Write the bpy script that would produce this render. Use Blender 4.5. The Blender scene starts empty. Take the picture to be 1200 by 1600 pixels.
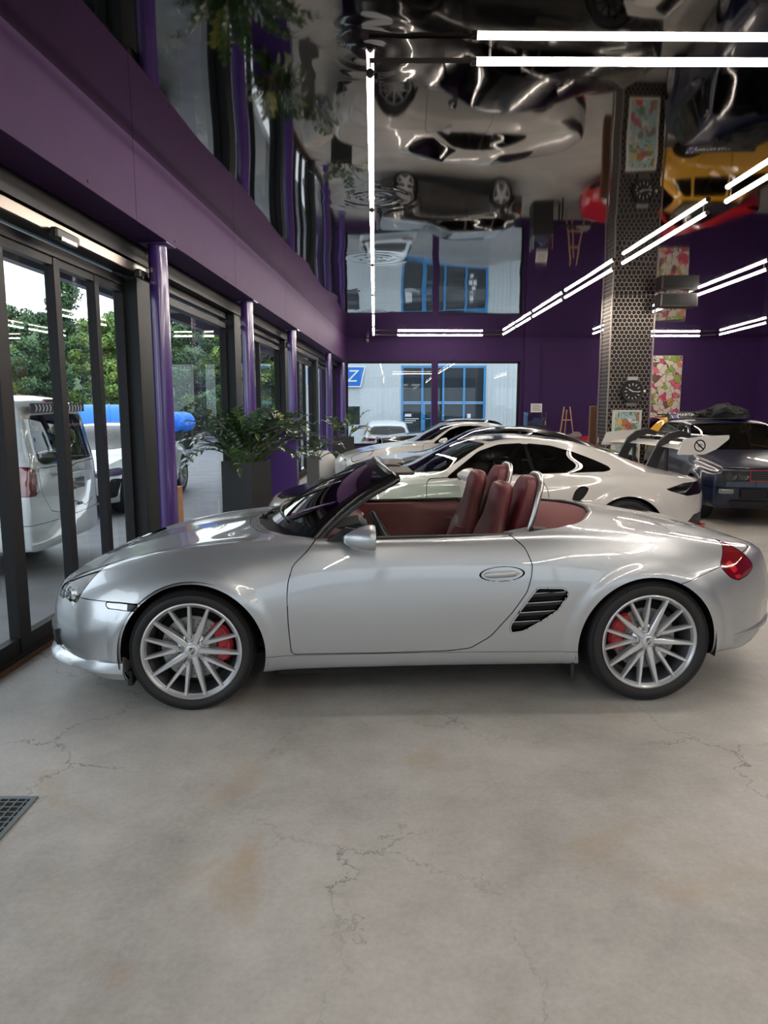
import bpy, math, random
import numpy as np
from mathutils import Vector, Matrix

# ------------------------------------------------------------------ scene basics
SC = bpy.context.scene
COL = SC.collection
R = math.radians
PI = math.pi
random.seed(7)
rng = np.random.default_rng(11)

# camera -------------------------------------------------------------------------
CAM_H, CAM_PITCH, CAM_F = 1.576, 0.1485, 1109.0
cam_d = bpy.data.cameras.new('camera')
cam = bpy.data.objects.new('camera', cam_d)
COL.objects.link(cam)
cam.location = (0, 0, CAM_H)
cam.rotation_euler = (PI / 2 - CAM_PITCH, 0, 0)
cam_d.sensor_fit = 'HORIZONTAL'
cam_d.sensor_width = 36
cam_d.lens = 36 * CAM_F / 1200
cam_d.clip_start = 0.05
cam_d.clip_end = 400
SC.camera = cam

# world: bright overcast sky -----------------------------------------------------
W = bpy.data.worlds.new('overcast_sky')
SC.world = W
W.use_nodes = True
wn = W.node_tree
bg = wn.nodes['Background']
tc = wn.nodes.new('ShaderNodeTexCoord')
nz = wn.nodes.new('ShaderNodeTexNoise')
nz.inputs['Scale'].default_value = 2.5
nz.inputs['Detail'].default_value = 5
rp = wn.nodes.new('ShaderNodeValToRGB')
rp.color_ramp.elements[0].position = 0.35
rp.color_ramp.elements[0].color = (0.72, 0.84, 1.0, 1)
rp.color_ramp.elements[1].position = 0.65
rp.color_ramp.elements[1].color = (0.95, 0.98, 1.0, 1)
wn.links.new(tc.outputs['Generated'], nz.inputs['Vector'])
wn.links.new(nz.outputs['Fac'], rp.inputs['Fac'])
wn.links.new(rp.outputs['Color'], bg.inputs['Color'])
SKY = 3.0
bg.inputs['Strength'].default_value = SKY

# view ---------------------------------------------------------------------------
vs = SC.view_settings
vs.view_transform = 'Standard'
vs.look = 'None'
vs.exposure = 0.22
vs.gamma = 1.0
vs.use_curve_mapping = False
try:
    SC.cycles.transparent_max_bounces = 24
    SC.cycles.max_bounces = 10
    SC.cycles.diffuse_bounces = 4
    SC.cycles.glossy_bounces = 6
    SC.cycles.sample_clamp_indirect = 6.0
    SC.cycles.caustics_reflective = False
    SC.cycles.caustics_refractive = False
except Exception:
    pass

TUBE_STRENGTH = 62.0

# ------------------------------------------------------------------ materials
MATS = {}


def mat(name, base=(.5, .5, .5), rough=.5, metal=0., coat=0., coat_rough=.03, bump=0., bump_scale=60.,
        var=0., var_scale=8., spec=.5, emit=None, emit_s=0., sheen=0., ior=1.5):
    if name in MATS:
        return MATS[name]
    m = bpy.data.materials.new(name)
    m.use_nodes = True
    t = m.node_tree
    b = t.nodes['Principled BSDF']
    b.inputs['Base Color'].default_value = (*base, 1)
    b.inputs['Roughness'].default_value = rough
    b.inputs['Metallic'].default_value = metal
    b.inputs['Coat Weight'].default_value = coat
    b.inputs['Coat Roughness'].default_value = coat_rough
    b.inputs['Coat IOR'].default_value = 1.7
    b.inputs['Specular IOR Level'].default_value = spec
    b.inputs['IOR'].default_value = ior
    b.inputs['Sheen Weight'].default_value = sheen
    if emit:
        b.inputs['Emission Color'].default_value = (*emit, 1)
        b.inputs['Emission Strength'].default_value = emit_s
    if var or bump:
        tcn = t.nodes.new('ShaderNodeTexCoord')
    if var:
        n = t.nodes.new('ShaderNodeTexNoise')
        n.inputs['Scale'].default_value = var_scale
        n.inputs['Detail'].default_value = 4
        t.links.new(tcn.outputs['Object'], n.inputs['Vector'])
        mr = t.nodes.new('ShaderNodeMapRange')
        mr.inputs['From Min'].default_value = .3
        mr.inputs['From Max'].default_value = .7
        mr.inputs['To Min'].default_value = 1 - var
        mr.inputs['To Max'].default_value = 1 + var
        t.links.new(n.outputs['Fac'], mr.inputs['Value'])
        mx = t.nodes.new('ShaderNodeVectorMath')
        mx.operation = 'SCALE'
        mx.inputs[0].default_value = base
        t.links.new(mr.outputs['Result'], mx.inputs['Scale'])
        t.links.new(mx.outputs['Vector'], b.inputs['Base Color'])
    if bump:
        n2 = t.nodes.new('ShaderNodeTexNoise')
        n2.inputs['Scale'].default_value = bump_scale
        n2.inputs['Detail'].default_value = 3
        t.links.new(tcn.outputs['Object'], n2.inputs['Vector'])
        bp = t.nodes.new('ShaderNodeBump')
        bp.inputs['Strength'].default_value = bump
        bp.inputs['Distance'].default_value = .004
        t.links.new(n2.outputs['Fac'], bp.inputs['Height'])
        t.links.new(bp.outputs['Normal'], b.inputs['Normal'])
    MATS[name] = m
    return m


def glass_mat(name, tint=(.9, .95, .94), refl=1.0, rough=0.0, ior=1.5):
    """thin sheet glass: tinted see-through plus Fresnel mirror reflection"""
    if name in MATS:
        return MATS[name]
    m = bpy.data.materials.new(name)
    m.use_nodes = True
    t = m.node_tree
    t.nodes.remove(t.nodes['Principled BSDF'])
    out = t.nodes['Material Output']
    tr = t.nodes.new('ShaderNodeBsdfTransparent')
    tr.inputs['Color'].default_value = (*tint, 1)
    gl = t.nodes.new('ShaderNodeBsdfGlossy')
    gl.inputs['Color'].default_value = (refl, refl, refl, 1)
    gl.inputs['Roughness'].default_value = rough
    fr = t.nodes.new('ShaderNodeFresnel')
    fr.inputs['IOR'].default_value = ior
    mx = t.nodes.new('ShaderNodeMixShader')
    t.links.new(fr.outputs['Fac'], mx.inputs['Fac'])
    t.links.new(tr.outputs['BSDF'], mx.inputs[1])
    t.links.new(gl.outputs['BSDF'], mx.inputs[2])
    t.links.new(mx.outputs['Shader'], out.inputs['Surface'])
    MATS[name] = m
    return m


M_SILVER = mat('silver_metallic_paint', (.50, .53, .555), .36, .70, 1.0, .015)
M_WHITEPAINT = mat('white_car_paint', (.66, .635, .60), .32, 0, 1.0, .02)
M_BLACKPAINT = mat('black_car_paint', (.006, .006, .007), .25, 0, 1.0, .02)
M_NAVYPAINT = mat('navy_car_paint', (.006, .010, .030), .3, 0, .35, .02, spec=.3)
M_YELLOWPAINT = mat('yellow_car_paint', (.75, .38, .02), .3, 0, 1.0, .03)
M_REDPAINT = mat('red_car_paint', (.55, .01, .015), .3, 0, 1.0, .03)
M_OUTWHITE = mat('white_outdoor_car_paint', (.72, .77, .77), .35, 0, 1.0, .04)
M_RUBBER = mat('tyre_rubber', (.012, .012, .013), .62, bump=.15, bump_scale=120)
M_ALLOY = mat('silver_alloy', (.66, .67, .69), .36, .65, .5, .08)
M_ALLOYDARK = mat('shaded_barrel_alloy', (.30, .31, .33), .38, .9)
M_DISC = mat('brake_disc_steel', (.36, .36, .36), .4, .8)
M_CALIPER = mat('red_caliper', (.36, .008, .016), .35, 0, .4)
M_TRIMBLACK = mat('black_plastic', (.012, .012, .013), .45, bump=.1, bump_scale=200)
M_GLOSSBLACK = mat('gloss_black', (.004, .004, .005), .18, 0, 0, spec=.35)
M_DARKCAVITY = mat('dark_liner', (.006, .006, .006), .85)
M_REDLEATHER = mat('red_leather', (.115, .009, .013), .45, bump=.25, bump_scale=160, var=.08)
M_REDCLOTH = mat('red_roof_fabric', (.135, .012, .012), .9, bump=.35, bump_scale=500, sheen=.2)
M_GREYLEATHER = mat('greyed_leather', (.20, .13, .135), .5, bump=.2, bump_scale=150)
M_CHROME = mat('chrome', (.8, .8, .8), .08, 1.0)
M_BRIGHTMETAL = mat('brushed_metal', (.55, .54, .53), .3, 1.0)
M_CARGLASS = glass_mat('clear_car_glass', (.78, .86, .83))
M_TINTGLASS = glass_mat('tinted_car_glass', (.16, .19, .19))
M_DARKGLASS = glass_mat('dark_car_glass', (.045, .05, .055))
M_WINDOW = glass_mat('window_glass', (.82, .86, .86), .95, 0, 1.6)
M_SHOPWINDOW = glass_mat('shop_window_glass', (.52, .55, .56), .95, 0, 1.6)
M_LAMPCLEAR = mat('clear_lamp_plastic', (.80, .83, .86), .18, .2, 1.0)
M_LAMPRED = mat('red_lamp_plastic', (.20, .003, .008), .12, 0, 1.0)
M_LAMPREDLIT = mat('bright_red_reflector', (.75, .02, .02), .2, 0, 1.0)
M_PURPLE = mat('purple_wall_paint', (.048, .019, .092), .65, bump=.12, bump_scale=30, var=.05, spec=.25)
M_PURPLEBEAM = mat('purple_beam_paint', (.050, .019, .075), .65, bump=.12, bump_scale=30, var=.05, spec=.22)
M_PURPLEGLOSS = mat('purple_gloss_paint', (.070, .028, .19), .28, 0, .5, .1)
M_FRAME = mat('anthracite_frame', (.007, .007, .008), .5, 0, spec=.25)
M_POST = mat('grey_green_post', (.016, .021, .023), .55, 0, spec=.3)
M_RAIL = mat('brushed_header_rail', (.22, .19, .165), .28, 1.0)
M_WOOD = mat('brown_wood', (.12, .055, .03), .5, var=.25, var_scale=14)
M_PALEWOOD = mat('pale_wood', (.52, .30, .17), .5, var=.15)


# ------------------------------------------------------------------ mesh helpers
def link(o, parent=None):
    COL.objects.link(o)
    if parent is not None:
        o.parent = parent
    return o


def empty(name, loc=(0, 0, 0), rz=0.):
    o = bpy.data.objects.new(name, None)
    o.empty_display_size = .1
    link(o)
    o.location = loc
    o.rotation_euler = (0, 0, rz)
    return o


def tag(o, label=None, cat=None, group=None, kind=None):
    if label:
        o['label'] = label
    if cat:
        o['category'] = cat
    if group:
        o['group'] = group
    if kind:
        o['kind'] = kind
    return o


def mesh_obj(name, v, f, m=None, parent=None, smooth=False, normals=None, mats=None, fm=None, auto=None):
    me = bpy.data.meshes.new(name)
    me.from_pydata([tuple(map(float, p)) for p in v], [], [tuple(int(i) for i in q) for q in f])
    if mats:
        for x in mats:
            me.materials.append(x)
        if fm is not None:
            me.polygons.foreach_set('material_index', np.asarray(fm, dtype=np.int32))
    elif m is not None:
        me.materials.append(m)
    if smooth or normals is not None:
        me.polygons.foreach_set('use_smooth', np.ones(len(me.polygons), dtype=bool))
    me.update()
    if auto is not None:
        try:
            me.set_sharp_from_angle(angle=auto)
        except Exception:
            pass
    if normals is not None:
        me.normals_split_custom_set_from_vertices([tuple(map(float, n)) for n in normals])
    o = bpy.data.objects.new(name, me)
    link(o, parent)
    return o


class MB:
    """collects simple solids; build() links them as one mesh object"""

    def __init__(self):
        self.v = []
        self.f = []

    def add(self, v, f):
        k = len(self.v)
        self.v += [tuple(p) for p in v]
        self.f += [tuple(i + k for i in q) for q in f]
        return self

    def box(self, x0, x1, y0, y1, z0, z1, b=0.):
        if b <= 0:
            v = [(x0, y0, z0), (x1, y0, z0), (x1, y1, z0), (x0, y1, z0),
                 (x0, y0, z1), (x1, y0, z1), (x1, y1, z1), (x0, y1, z1)]
            f = [(0, 3, 2, 1), (4, 5, 6, 7), (0, 1, 5, 4), (1, 2, 6, 5), (2, 3, 7, 6), (3, 0, 4, 7)]
            return self.add(v, f)
        # chamfered box: 24 verts
        X, Y, Z = (x0, x1), (y0, y1), (z0, z1)
        v = []
        idx = {}
        for i in (0, 1):
            for j in (0, 1):
                for k in (0, 1):
                    sx, sy, sz = (1 if i == 0 else -1), (1 if j == 0 else -1), (1 if k == 0 else -1)
                    for a in range(3):
                        p = [X[i] + sx * b, Y[j] + sy * b, Z[k] + sz * b]
                        p[a] = (X[i], Y[j], Z[k])[a]
                        idx[i, j, k, a] = len(v)
                        v.append(tuple(p))
        f = []
        for a in range(3):
            for s in (0, 1):
                o1, o2 = [(1, 2), (2, 0), (0, 1)][a]
                q = []
                for (p1, p2) in ((0, 0), (1, 0), (1, 1), (0, 1)):
                    c = [0, 0, 0]
                    c[a] = s
                    c[o1] = p1
                    c[o2] = p2
                    q.append(idx[c[0], c[1], c[2], a])
                f.append(tuple(q if s else q[::-1]))
        for a in range(3):      # edges
            o1, o2 = [(1, 2), (2, 0), (0, 1)][a]
            for p1 in (0, 1):
                for p2 in (0, 1):
                    c0 = [0, 0, 0]
                    c1 = [0, 0, 0]
                    c0[o1] = c1[o1] = p1
                    c0[o2] = c1[o2] = p2
                    c1[a] = 1
                    q = (idx[(*c0, o1)], idx[(*c1, o1)], idx[(*c1, o2)], idx[(*c0, o2)])
                    f.append(q if (p1 != p2) else q[::-1])
        for i in (0, 1):
            for j in (0, 1):
                for k in (0, 1):
                    q = (idx[i, j, k, 0], idx[i, j, k, 1], idx[i, j, k, 2])
                    f.append(q if (i + j + k) % 2 else q[::-1])
        return self.add(v, f)

    def cyl(self, p0, p1, r0, r1=None, n=16, caps=True):
        r1 = r0 if r1 is None else r1
        p0, p1 = Vector(p0), Vector(p1)
        d = (p1 - p0).normalized()
        a = d.orthogonal().normalized()
        b = d.cross(a)
        v = []
        for p, r in ((p0, r0), (p1, r1)):
            for i in range(n):
                t = 2 * PI * i / n
                v.append(p + a * (r * math.cos(t)) + b * (r * math.sin(t)))
        f = [(i, (i + 1) % n, n + (i + 1) % n, n + i) for i in range(n)]
        if caps:
            f += [tuple(range(n))[::-1], tuple(range(n, 2 * n))]
        return self.add(v, f)

    def tube(self, pts, r, n=8, closed=False, flat=1., up=(0, 0, 1), caps=True):
        pts = [Vector(p) for p in pts]
        N = len(pts)
        rr = r if hasattr(r, '__len__') else [r] * N
        v = []
        up = Vector(up)
        for i, p in enumerate(pts):
            q0 = pts[(i - 1) % N] if (closed or i) else p
            q1 = pts[(i + 1) % N] if (closed or i < N - 1) else p
            d = (q1 - q0).normalized()
            a = d.cross(up)
            if a.length < 1e-4:
                a = d.cross(Vector((0, 1, 0)))
                if a.length < 1e-4:
                    a = d.cross(Vector((1, 0, 0)))
            a.normalize()
            b = a.cross(d).normalized()
            for k in range(n):
                t = 2 * PI * (k + .5) / n
                v.append(p + a * (rr[i] * math.cos(t)) + b * (rr[i] * flat * math.sin(t)))
        f = []
        for i in range(N if closed else N - 1):
            j = (i + 1) % N
            for k in range(n):
                f.append((i * n + k, i * n + (k + 1) % n, j * n + (k + 1) % n, j * n + k))
        if not closed and caps:
            f += [tuple(range(n))[::-1], tuple(range((N - 1) * n, N * n))]
        return self.add(v, f)

    def lathe(self, prof, n=32, axis='z', c=(0, 0, 0), closed=False):
        """prof: (radius, height) list, revolved around an axis"""
        v = []
        for i in range(n):
            t = 2 * PI * i / n
            for r, h in prof:
                a, b = r * math.cos(t), r * math.sin(t)
                p = {'z': (a, b, h), 'y': (a, h, b), 'x': (h, a, b)}[axis]
                v.append((p[0] + c[0], p[1] + c[1], p[2] + c[2]))
        m = len(prof)
        f = []
        for i in range(n):
            j = (i + 1) % n
            for k in range(m if closed else m - 1):
                l = (k + 1) % m
                f.append((i * m + k, j * m + k, j * m + l, i * m + l))
        return self.add(v, f)

    def prism(self, poly, h0, h1, plane='xy'):
        """extrude a 2d polygon; plane xy -> along z, xz -> along y, yz -> along x"""
        n = len(poly)

        def P(a, b, h):
            return {'xy': (a, b, h), 'xz': (a, h, b), 'yz': (h, a, b)}[plane]
        v = [P(a, b, h0) for a, b in poly] + [P(a, b, h1) for a, b in poly]
        f = [(i, (i + 1) % n, n + (i + 1) % n, n + i) for i in range(n)]
        f += [tuple(range(n))[::-1], tuple(range(n, 2 * n))]
        return self.add(v, f)

    def loft(self, rings, closed=True, cap=True):
        n = len(rings[0])
        k0 = 0
        v = [p for r in rings for p in r]
        f = []
        for i in range(len(rings) - 1):
            for k in range(n if closed else n - 1):
                l = (k + 1) % n
                f.append((i * n + k, i * n + l, (i + 1) * n + l, (i + 1) * n + k))
        if cap:
            f += [tuple(range(n))[::-1], tuple(range((len(rings) - 1) * n, len(rings) * n))]
        return self.add(v, f)

    def xf(self, M):
        self.v = [tuple(M @ Vector(p)) for p in self.v]
        return self

    def build(self, name, m, parent=None, smooth=False, auto=None):
        if auto is not None:
            smooth = True
        return mesh_obj(name, self.v, self.f, m, parent, smooth, auto=auto)


def copy_tree(o, parent=None):
    c = o.copy()
    COL.objects.link(c)
    c.parent = parent
    for ch in list(o.children):
        copy_tree(ch, c)
    return c


def text_mesh(txt, size, m, name, parent=None, depth=.002, shear=0., align='CENTER'):
    """flat lettering turned into a mesh (built in its own xy plane)"""
    cu = bpy.data.curves.new(name, 'FONT')
    cu.body = txt
    cu.size = size
    cu.extrude = depth
    cu.shear = shear
    cu.align_x = align
    cu.align_y = 'CENTER'
    cu.resolution_u = 3
    to = bpy.data.objects.new(name, cu)
    COL.objects.link(to)
    dg = bpy.context.evaluated_depsgraph_get()
    dg.update()
    me = bpy.data.meshes.new_from_object(to.evaluated_get(dg))
    bpy.data.objects.remove(to)
    me.materials.clear()
    me.materials.append(m)
    o = bpy.data.objects.new(name, me)
    link(o, parent)
    return o


def sm(a, b, x):
    t = np.clip((x - a) / (b - a), 0, 1)
    return t * t * (3 - 2 * t)
# ================================================================== THE ROOM
WALL_A = 0.0379                       # the glass front runs a little askew to the back wall
CE0, CE1 = 3.43, 0.0115               # ceiling height = CE0 + CE1 * y


def ceil_z(y):
    return CE0 + CE1 * y


def wall_obj(mb, name, m, parent=None, auto=None):
    """mesh given in (across, along, up) of the glass front"""
    o = mb.build(name, m, parent, auto=auto)
    if parent is None:
        o.rotation_euler = (0, 0, -WALL_A)
    return o


def wl(across, along, z=0.):
    c, s = math.cos(WALL_A), math.sin(WALL_A)
    return (across * c + along * s, -across * s + along * c, z)


# ---- floor: worn polished concrete
def concrete():
    m = bpy.data.materials.new('worn_concrete')
    m.use_nodes = True
    t = m.node_tree
    N, Lk = t.nodes, t.links
    b = N['Principled BSDF']
    tcn = N.new('ShaderNodeTexCoord')

    def noise(scale, detail=6, rough=.55, dist=0.):
        n = N.new('ShaderNodeTexNoise')
        n.inputs['Scale'].default_value = scale
        n.inputs['Detail'].default_value = detail
        n.inputs['Roughness'].default_value = rough
        n.inputs['Distortion'].default_value = dist
        Lk.new(tcn.outputs['Object'], n.inputs['Vector'])
        return n

    def ramp(src, p0, c0, p1, c1):
        r = N.new('ShaderNodeValToRGB')
        r.color_ramp.elements[0].position = p0
        r.color_ramp.elements[0].color = (*c0, 1)
        r.color_ramp.elements[1].position = p1
        r.color_ramp.elements[1].color = (*c1, 1)
        Lk.new(src, r.inputs['Fac'])
        return r

    def mix(fac, a, c, mode='MIX'):
        x = N.new('ShaderNodeMix')
        x.data_type = 'RGBA'
        x.blend_type = mode
        if isinstance(fac, float):
            x.inputs['Factor'].default_value = fac
        else:
            Lk.new(fac, x.inputs['Factor'])
        for s, k in ((a, 'A'), (c, 'B')):
            if isinstance(s, tuple):
                x.inputs[k].default_value = (*s, 1)
            else:
                Lk.new(s, x.inputs[k])
        return x.outputs['Result']
    n1 = noise(.9, 8, .6, .6)
    base = ramp(n1.outputs['Fac'], .34, (.33, .318, .295), .66, (.62, .60, .565)).outputs['Color']
    n2 = noise(6, 8, .65)
    base = mix(.35, base, ramp(n2.outputs['Fac'], .3, (.28, .27, .25), .7, (.62, .605, .58)).outputs['Color'])
    n3 = noise(45, 6, .7)
    base = mix(.14, base, ramp(n3.outputs['Fac'], .35, (.12, .12, .11), .65, (.6, .59, .57)).outputs['Color'])
    # ochre stains
    n4 = noise(1.4, 5, .6, 1.2)
    st = ramp(n4.outputs['Fac'], .57, (0, 0, 0), .74, (1, 1, 1))
    stf = N.new('ShaderNodeMath')
    stf.operation = 'MULTIPLY'
    stf.inputs[1].default_value = .55
    Lk.new(st.outputs['Color'], stf.inputs[0])
    base = mix(stf.outputs[0], base, (.40, .29, .17))
    # dark spots and scuffs
    n5 = noise(3.2, 9, .75, .4)
    sp = ramp(n5.outputs['Fac'], .62, (0, 0, 0), .70, (1, 1, 1))
    spf = N.new('ShaderNodeMath')
    spf.operation = 'MULTIPLY'
    spf.inputs[1].default_value = .55
    Lk.new(sp.outputs['Color'], spf.inputs[0])
    base = mix(spf.outputs[0], base, (.17, .16, .15))
    # hairline cracks: warped cell edges, only here and there
    wv = noise(2.2, 6, .7)
    va = N.new('ShaderNodeVectorMath')
    va.operation = 'MULTIPLY_ADD'
    va.inputs[1].default_value = (.55, .55, .55)
    Lk.new(wv.outputs['Color'], va.inputs[0])
    Lk.new(tcn.outputs['Object'], va.inputs[2])
    vo = N.new('ShaderNodeTexVoronoi')
    vo.feature = 'DISTANCE_TO_EDGE'
    vo.inputs['Scale'].default_value = 1.15
    Lk.new(va.outputs['Vector'], vo.inputs['Vector'])
    cr = ramp(vo.outputs['Distance'], .0, (1, 1, 1), .008, (0, 0, 0))
    n6 = noise(.8, 3)
    cm = ramp(n6.outputs['Fac'], .46, (0, 0, 0), .60, (1, 1, 1))
    cf = N.new('ShaderNodeMath')
    cf.operation = 'MULTIPLY'
    Lk.new(cr.outputs['Color'], cf.inputs[0])
    Lk.new(cm.outputs['Color'], cf.inputs[1])
    cf2 = N.new('ShaderNodeMath')
    cf2.operation = 'MULTIPLY'
    cf2.inputs[1].default_value = .75
    Lk.new(cf.outputs[0], cf2.inputs[0])
    base = mix(cf2.outputs[0], base, (.10, .09, .08))
    Lk.new(base, b.inputs['Base Color'])
    rr = ramp(n2.outputs['Fac'], .3, (.34, .34, .34), .7, (.52, .52, .52))
    Lk.new(rr.outputs['Color'], b.inputs['Roughness'])
    bp = N.new('ShaderNodeBump')
    bp.inputs['Strength'].default_value = .12
    bp.inputs['Distance'].default_value = .01
    Lk.new(n3.outputs['Fac'], bp.inputs['Height'])
    Lk.new(bp.outputs['Normal'], b.inputs['Normal'])
    b.inputs['Specular IOR Level'].default_value = .45
    return m


BACK_Y, RIGHT_X, REAR_Y = 23.0, 11.9, -9.0
fl = MB()
c0 = wl(-2.55, REAR_Y - .6)
c1 = wl(-2.55, BACK_Y + .35)
fl.prism([(c0[0], c0[1]), (RIGHT_X + .2, REAR_Y - .2), (RIGHT_X + .2, BACK_Y + .2), (c1[0], BACK_Y + .2)], -.12, 0)
floor = tag(fl.build('floor', concrete()), kind='structure')


# ---- ceiling: dark mirror-like stretch membrane, rippled round the lamp mounts
def ceiling_mat():
    m = bpy.data.materials.new('dark_mirror_membrane')
    m.use_nodes = True
    t = m.node_tree
    b = t.nodes['Principled BSDF']
    b.inputs['Base Color'].default_value = (.235, .222, .212, 1)
    b.inputs['Metallic'].default_value = 1.0
    b.inputs['Roughness'].default_value = .035
    tcn = t.nodes.new('ShaderNodeTexCoord')
    n = t.nodes.new('ShaderNodeTexNoise')
    n.inputs['Scale'].default_value = .55
    n.inputs['Detail'].default_value = 1
    t.links.new(tcn.outputs['Object'], n.inputs['Vector'])
    bp = t.nodes.new('ShaderNodeBump')
    bp.inputs['Strength'].default_value = .35
    bp.inputs['Distance'].default_value = .03
    t.links.new(n.outputs['Fac'], bp.inputs['Height'])
    t.links.new(bp.outputs['Normal'], b.inputs['Normal'])
    return m


mounts = [(-.08, 4.2, .6), (-.11, 7.05, 1.), (-.14, 10.0, 1.), (-.18, 12.87, 1.), (-.21, 15.8, 1.), (-.25, 18.7, 1.), (-.3, 21.1, 1.)]
xs = np.concatenate([np.linspace(-2.2, -1.2, 6)[:-1], np.linspace(-1.2, 1.0, 75), np.linspace(1.0, RIGHT_X + .1, 30)[1:]])
ys = np.concatenate([np.linspace(REAR_Y - .2, 2, 14)[:-1], np.linspace(2, BACK_Y + .1, 560)])
CX, CY = np.meshgrid(xs, ys, indexing='ij')


def ceil_surf(X, Y):
    Z = CE0 + CE1 * Y
    for mx, my, a in mounts:
        r = np.hypot(X - mx, (Y - my))
        Z = Z + a * .0013 * np.cos(r * 2 * PI / .16) * np.exp(-(r / .30) ** 2)
    Z = Z + .004 * np.sin(Y * 1.9 + .6 * X) * np.exp(-((X + .3) / 1.2) ** 2)
    return Z


CZ = ceil_surf(CX, CY)
e = 1e-3
gx = (ceil_surf(CX + e, CY) - ceil_surf(CX - e, CY)) / (2 * e)
gy = (ceil_surf(CX, CY + e) - ceil_surf(CX, CY - e)) / (2 * e)
nn = np.stack([gx, gy, -np.ones_like(gx)], -1)
nn /= np.linalg.norm(nn, axis=-1, keepdims=True)
ni, nj = CX.shape
I = np.arange(ni * nj).reshape(ni, nj)
cf = np.stack([I[:-1, :-1], I[:-1, 1:], I[1:, 1:], I[1:, :-1]], -1).reshape(-1, 4)
ceiling = mesh_obj('ceiling', np.stack([CX, CY, CZ], -1).reshape(-1, 3), cf, ceiling_mat(), normals=nn.reshape(-1, 3))
tag(ceiling, kind='structure')
rf = MB()
rf.box(-2.6, RIGHT_X + .3, REAR_Y - .4, BACK_Y + .4, 3.80, 3.95)
tag(rf.build('trim_1', M_DARKCAVITY), kind='structure')

# ---- back wall with the wide shop window (x -1.2..4.3), opening z .30..2.96
WX0, WX1, WZ0, WZ1 = -1.20, 4.33, .30, 2.97
wb = MB()
wb.box(-2.2, WX0, BACK_Y, BACK_Y + .25, 0, 3.8)
wb.box(WX1, RIGHT_X + .25, BACK_Y, BACK_Y + .25, 0, 3.8)
wb.box(WX0, WX1, BACK_Y, BACK_Y + .25, WZ1, 3.8)
wb.box(WX0, WX1, BACK_Y, BACK_Y + .25, -.12, WZ0)
wall_back = tag(wb.build('wall_back', M_PURPLE), kind='structure')
pil = MB().box(WX1 + .12, WX1 + .62, BACK_Y - .07, BACK_Y + .02, 0, 3.72)
tag(pil.build('trim_2', M_PURPLE), kind='structure')
wr = MB().box(RIGHT_X, RIGHT_X + .25, REAR_Y, BACK_Y + .25, 0, 3.8)
tag(wr.build('wall_right', M_PURPLE), kind='structure')
# wall behind the photographer: same purple, with a glazed front
rw = MB()
rw.box(-3.2, -1.9, REAR_Y - .25, REAR_Y, 0, 3.8)
rw.box(RIGHT_X - 1.2, RIGHT_X + .25, REAR_Y - .25, REAR_Y, 0, 3.8)
rw.box(-1.9, RIGHT_X - 1.2, REAR_Y - .25, REAR_Y, 2.95, 3.8)
for k in range(5):
    x = -1.9 + k * 3.15
    rw.box(x - .09, x + .09, REAR_Y - .2, REAR_Y - .02, 0, 2.95)
tag(rw.build('wall_front', M_PURPLE), kind='structure')


def pane_sheet(name, p00, p10, p11, p01, parent, m=None):
    return mesh_obj(name, [p00, p10, p11, p01], [(0, 1, 2, 3)], m or M_WINDOW, parent)


wf = tag(empty('window_20'), kind='structure')
for k in range(4):
    xa, xb = -1.81 + k * 3.15, -1.81 + k * 3.15 + 2.97
    mesh_obj('pane', [(xa, REAR_Y - .1, 0), (xb, REAR_Y - .1, 0), (xb, REAR_Y - .1, 2.95), (xa, REAR_Y - .1, 2.95)], [(0, 1, 2, 3)], glass_mat('front_glass', (.38, .41, .42), .9, 0, 1.5), wf)
w1 = tag(empty('window_1'), kind='structure')
fr = MB()
XM = 1.62                         # mullion between the two panes
for x0, x1 in ((WX0, WX0 + .05), (WX1 - .07, WX1)):
    fr.box(x0, x1, BACK_Y + .04, BACK_Y + .12, WZ0, WZ1)
fr.box(WX0, WX1, BACK_Y + .04, BACK_Y + .12, WZ1 - .06, WZ1)
fr.box(WX0, WX1, BACK_Y + .04, BACK_Y + .12, WZ0, WZ0 + .07)
fr.build('window_frame', M_FRAME, w1)
MB().box(XM - .10, XM + .10, BACK_Y - .02, BACK_Y + .14, WZ0, WZ1).build('mullion', M_PURPLE, w1)
pane_sheet('pane', (WX0, BACK_Y + .09, WZ0), (XM, BACK_Y + .09, WZ0), (XM, BACK_Y + .09, WZ1), (WX0, BACK_Y + .09, WZ1), w1, M_SHOPWINDOW)
pane_sheet('pane', (XM, BACK_Y + .09, WZ0), (WX1, BACK_Y + .09, WZ0), (WX1, BACK_Y + .09, WZ1), (XM, BACK_Y + .09, WZ1), w1, M_SHOPWINDOW)

# ---- left: glazed front under a deep purple beam
BF, BB, BZ = -2.03, -2.62, 2.925          # beam front, beam back, underside
wall_left = tag(empty('wall_left', rz=-WALL_A), kind='structure')
MB().box(BB, BF - .03, REAR_Y - .4, BACK_Y + .5, BZ + .01, 3.8).build('beam_core', M_PURPLE, wall_left)
seams = [-9.4, -6.95, -3.85, -.75, 2.33, 5.42, 8.42, 11.75, 15.05, 18.2, 21.4, 23.5]
for a, b_ in zip(seams[:-1], seams[1:]):
    MB().box(BF - .03, BF, a + .003, b_ - .003, BZ, 3.74, .002).build('fascia_panel', M_PURPLEBEAM, wall_left)
    MB().box(-2.32, BF - .03, a + .003, b_ - .003, BZ, BZ + .03, .002).build('soffit_panel', M_PURPLEBEAM, wall_left)
bh = MB()
for s in (4.62, 6.27, 7.95, 8.95, 10.8, 12.4, 14.6):
    bh.cyl((BF + .001, s, 2.965), (BF + .004, s, 2.965), .011, n=8)
bh.build('bolt_hole', M_DARKCAVITY, wall_left)
MB().box(BB + .02, -2.32, REAR_Y - .4, BACK_Y + .3, 2.78, BZ + .02).build('header_box', M_FRAME, wall_left)

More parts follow.
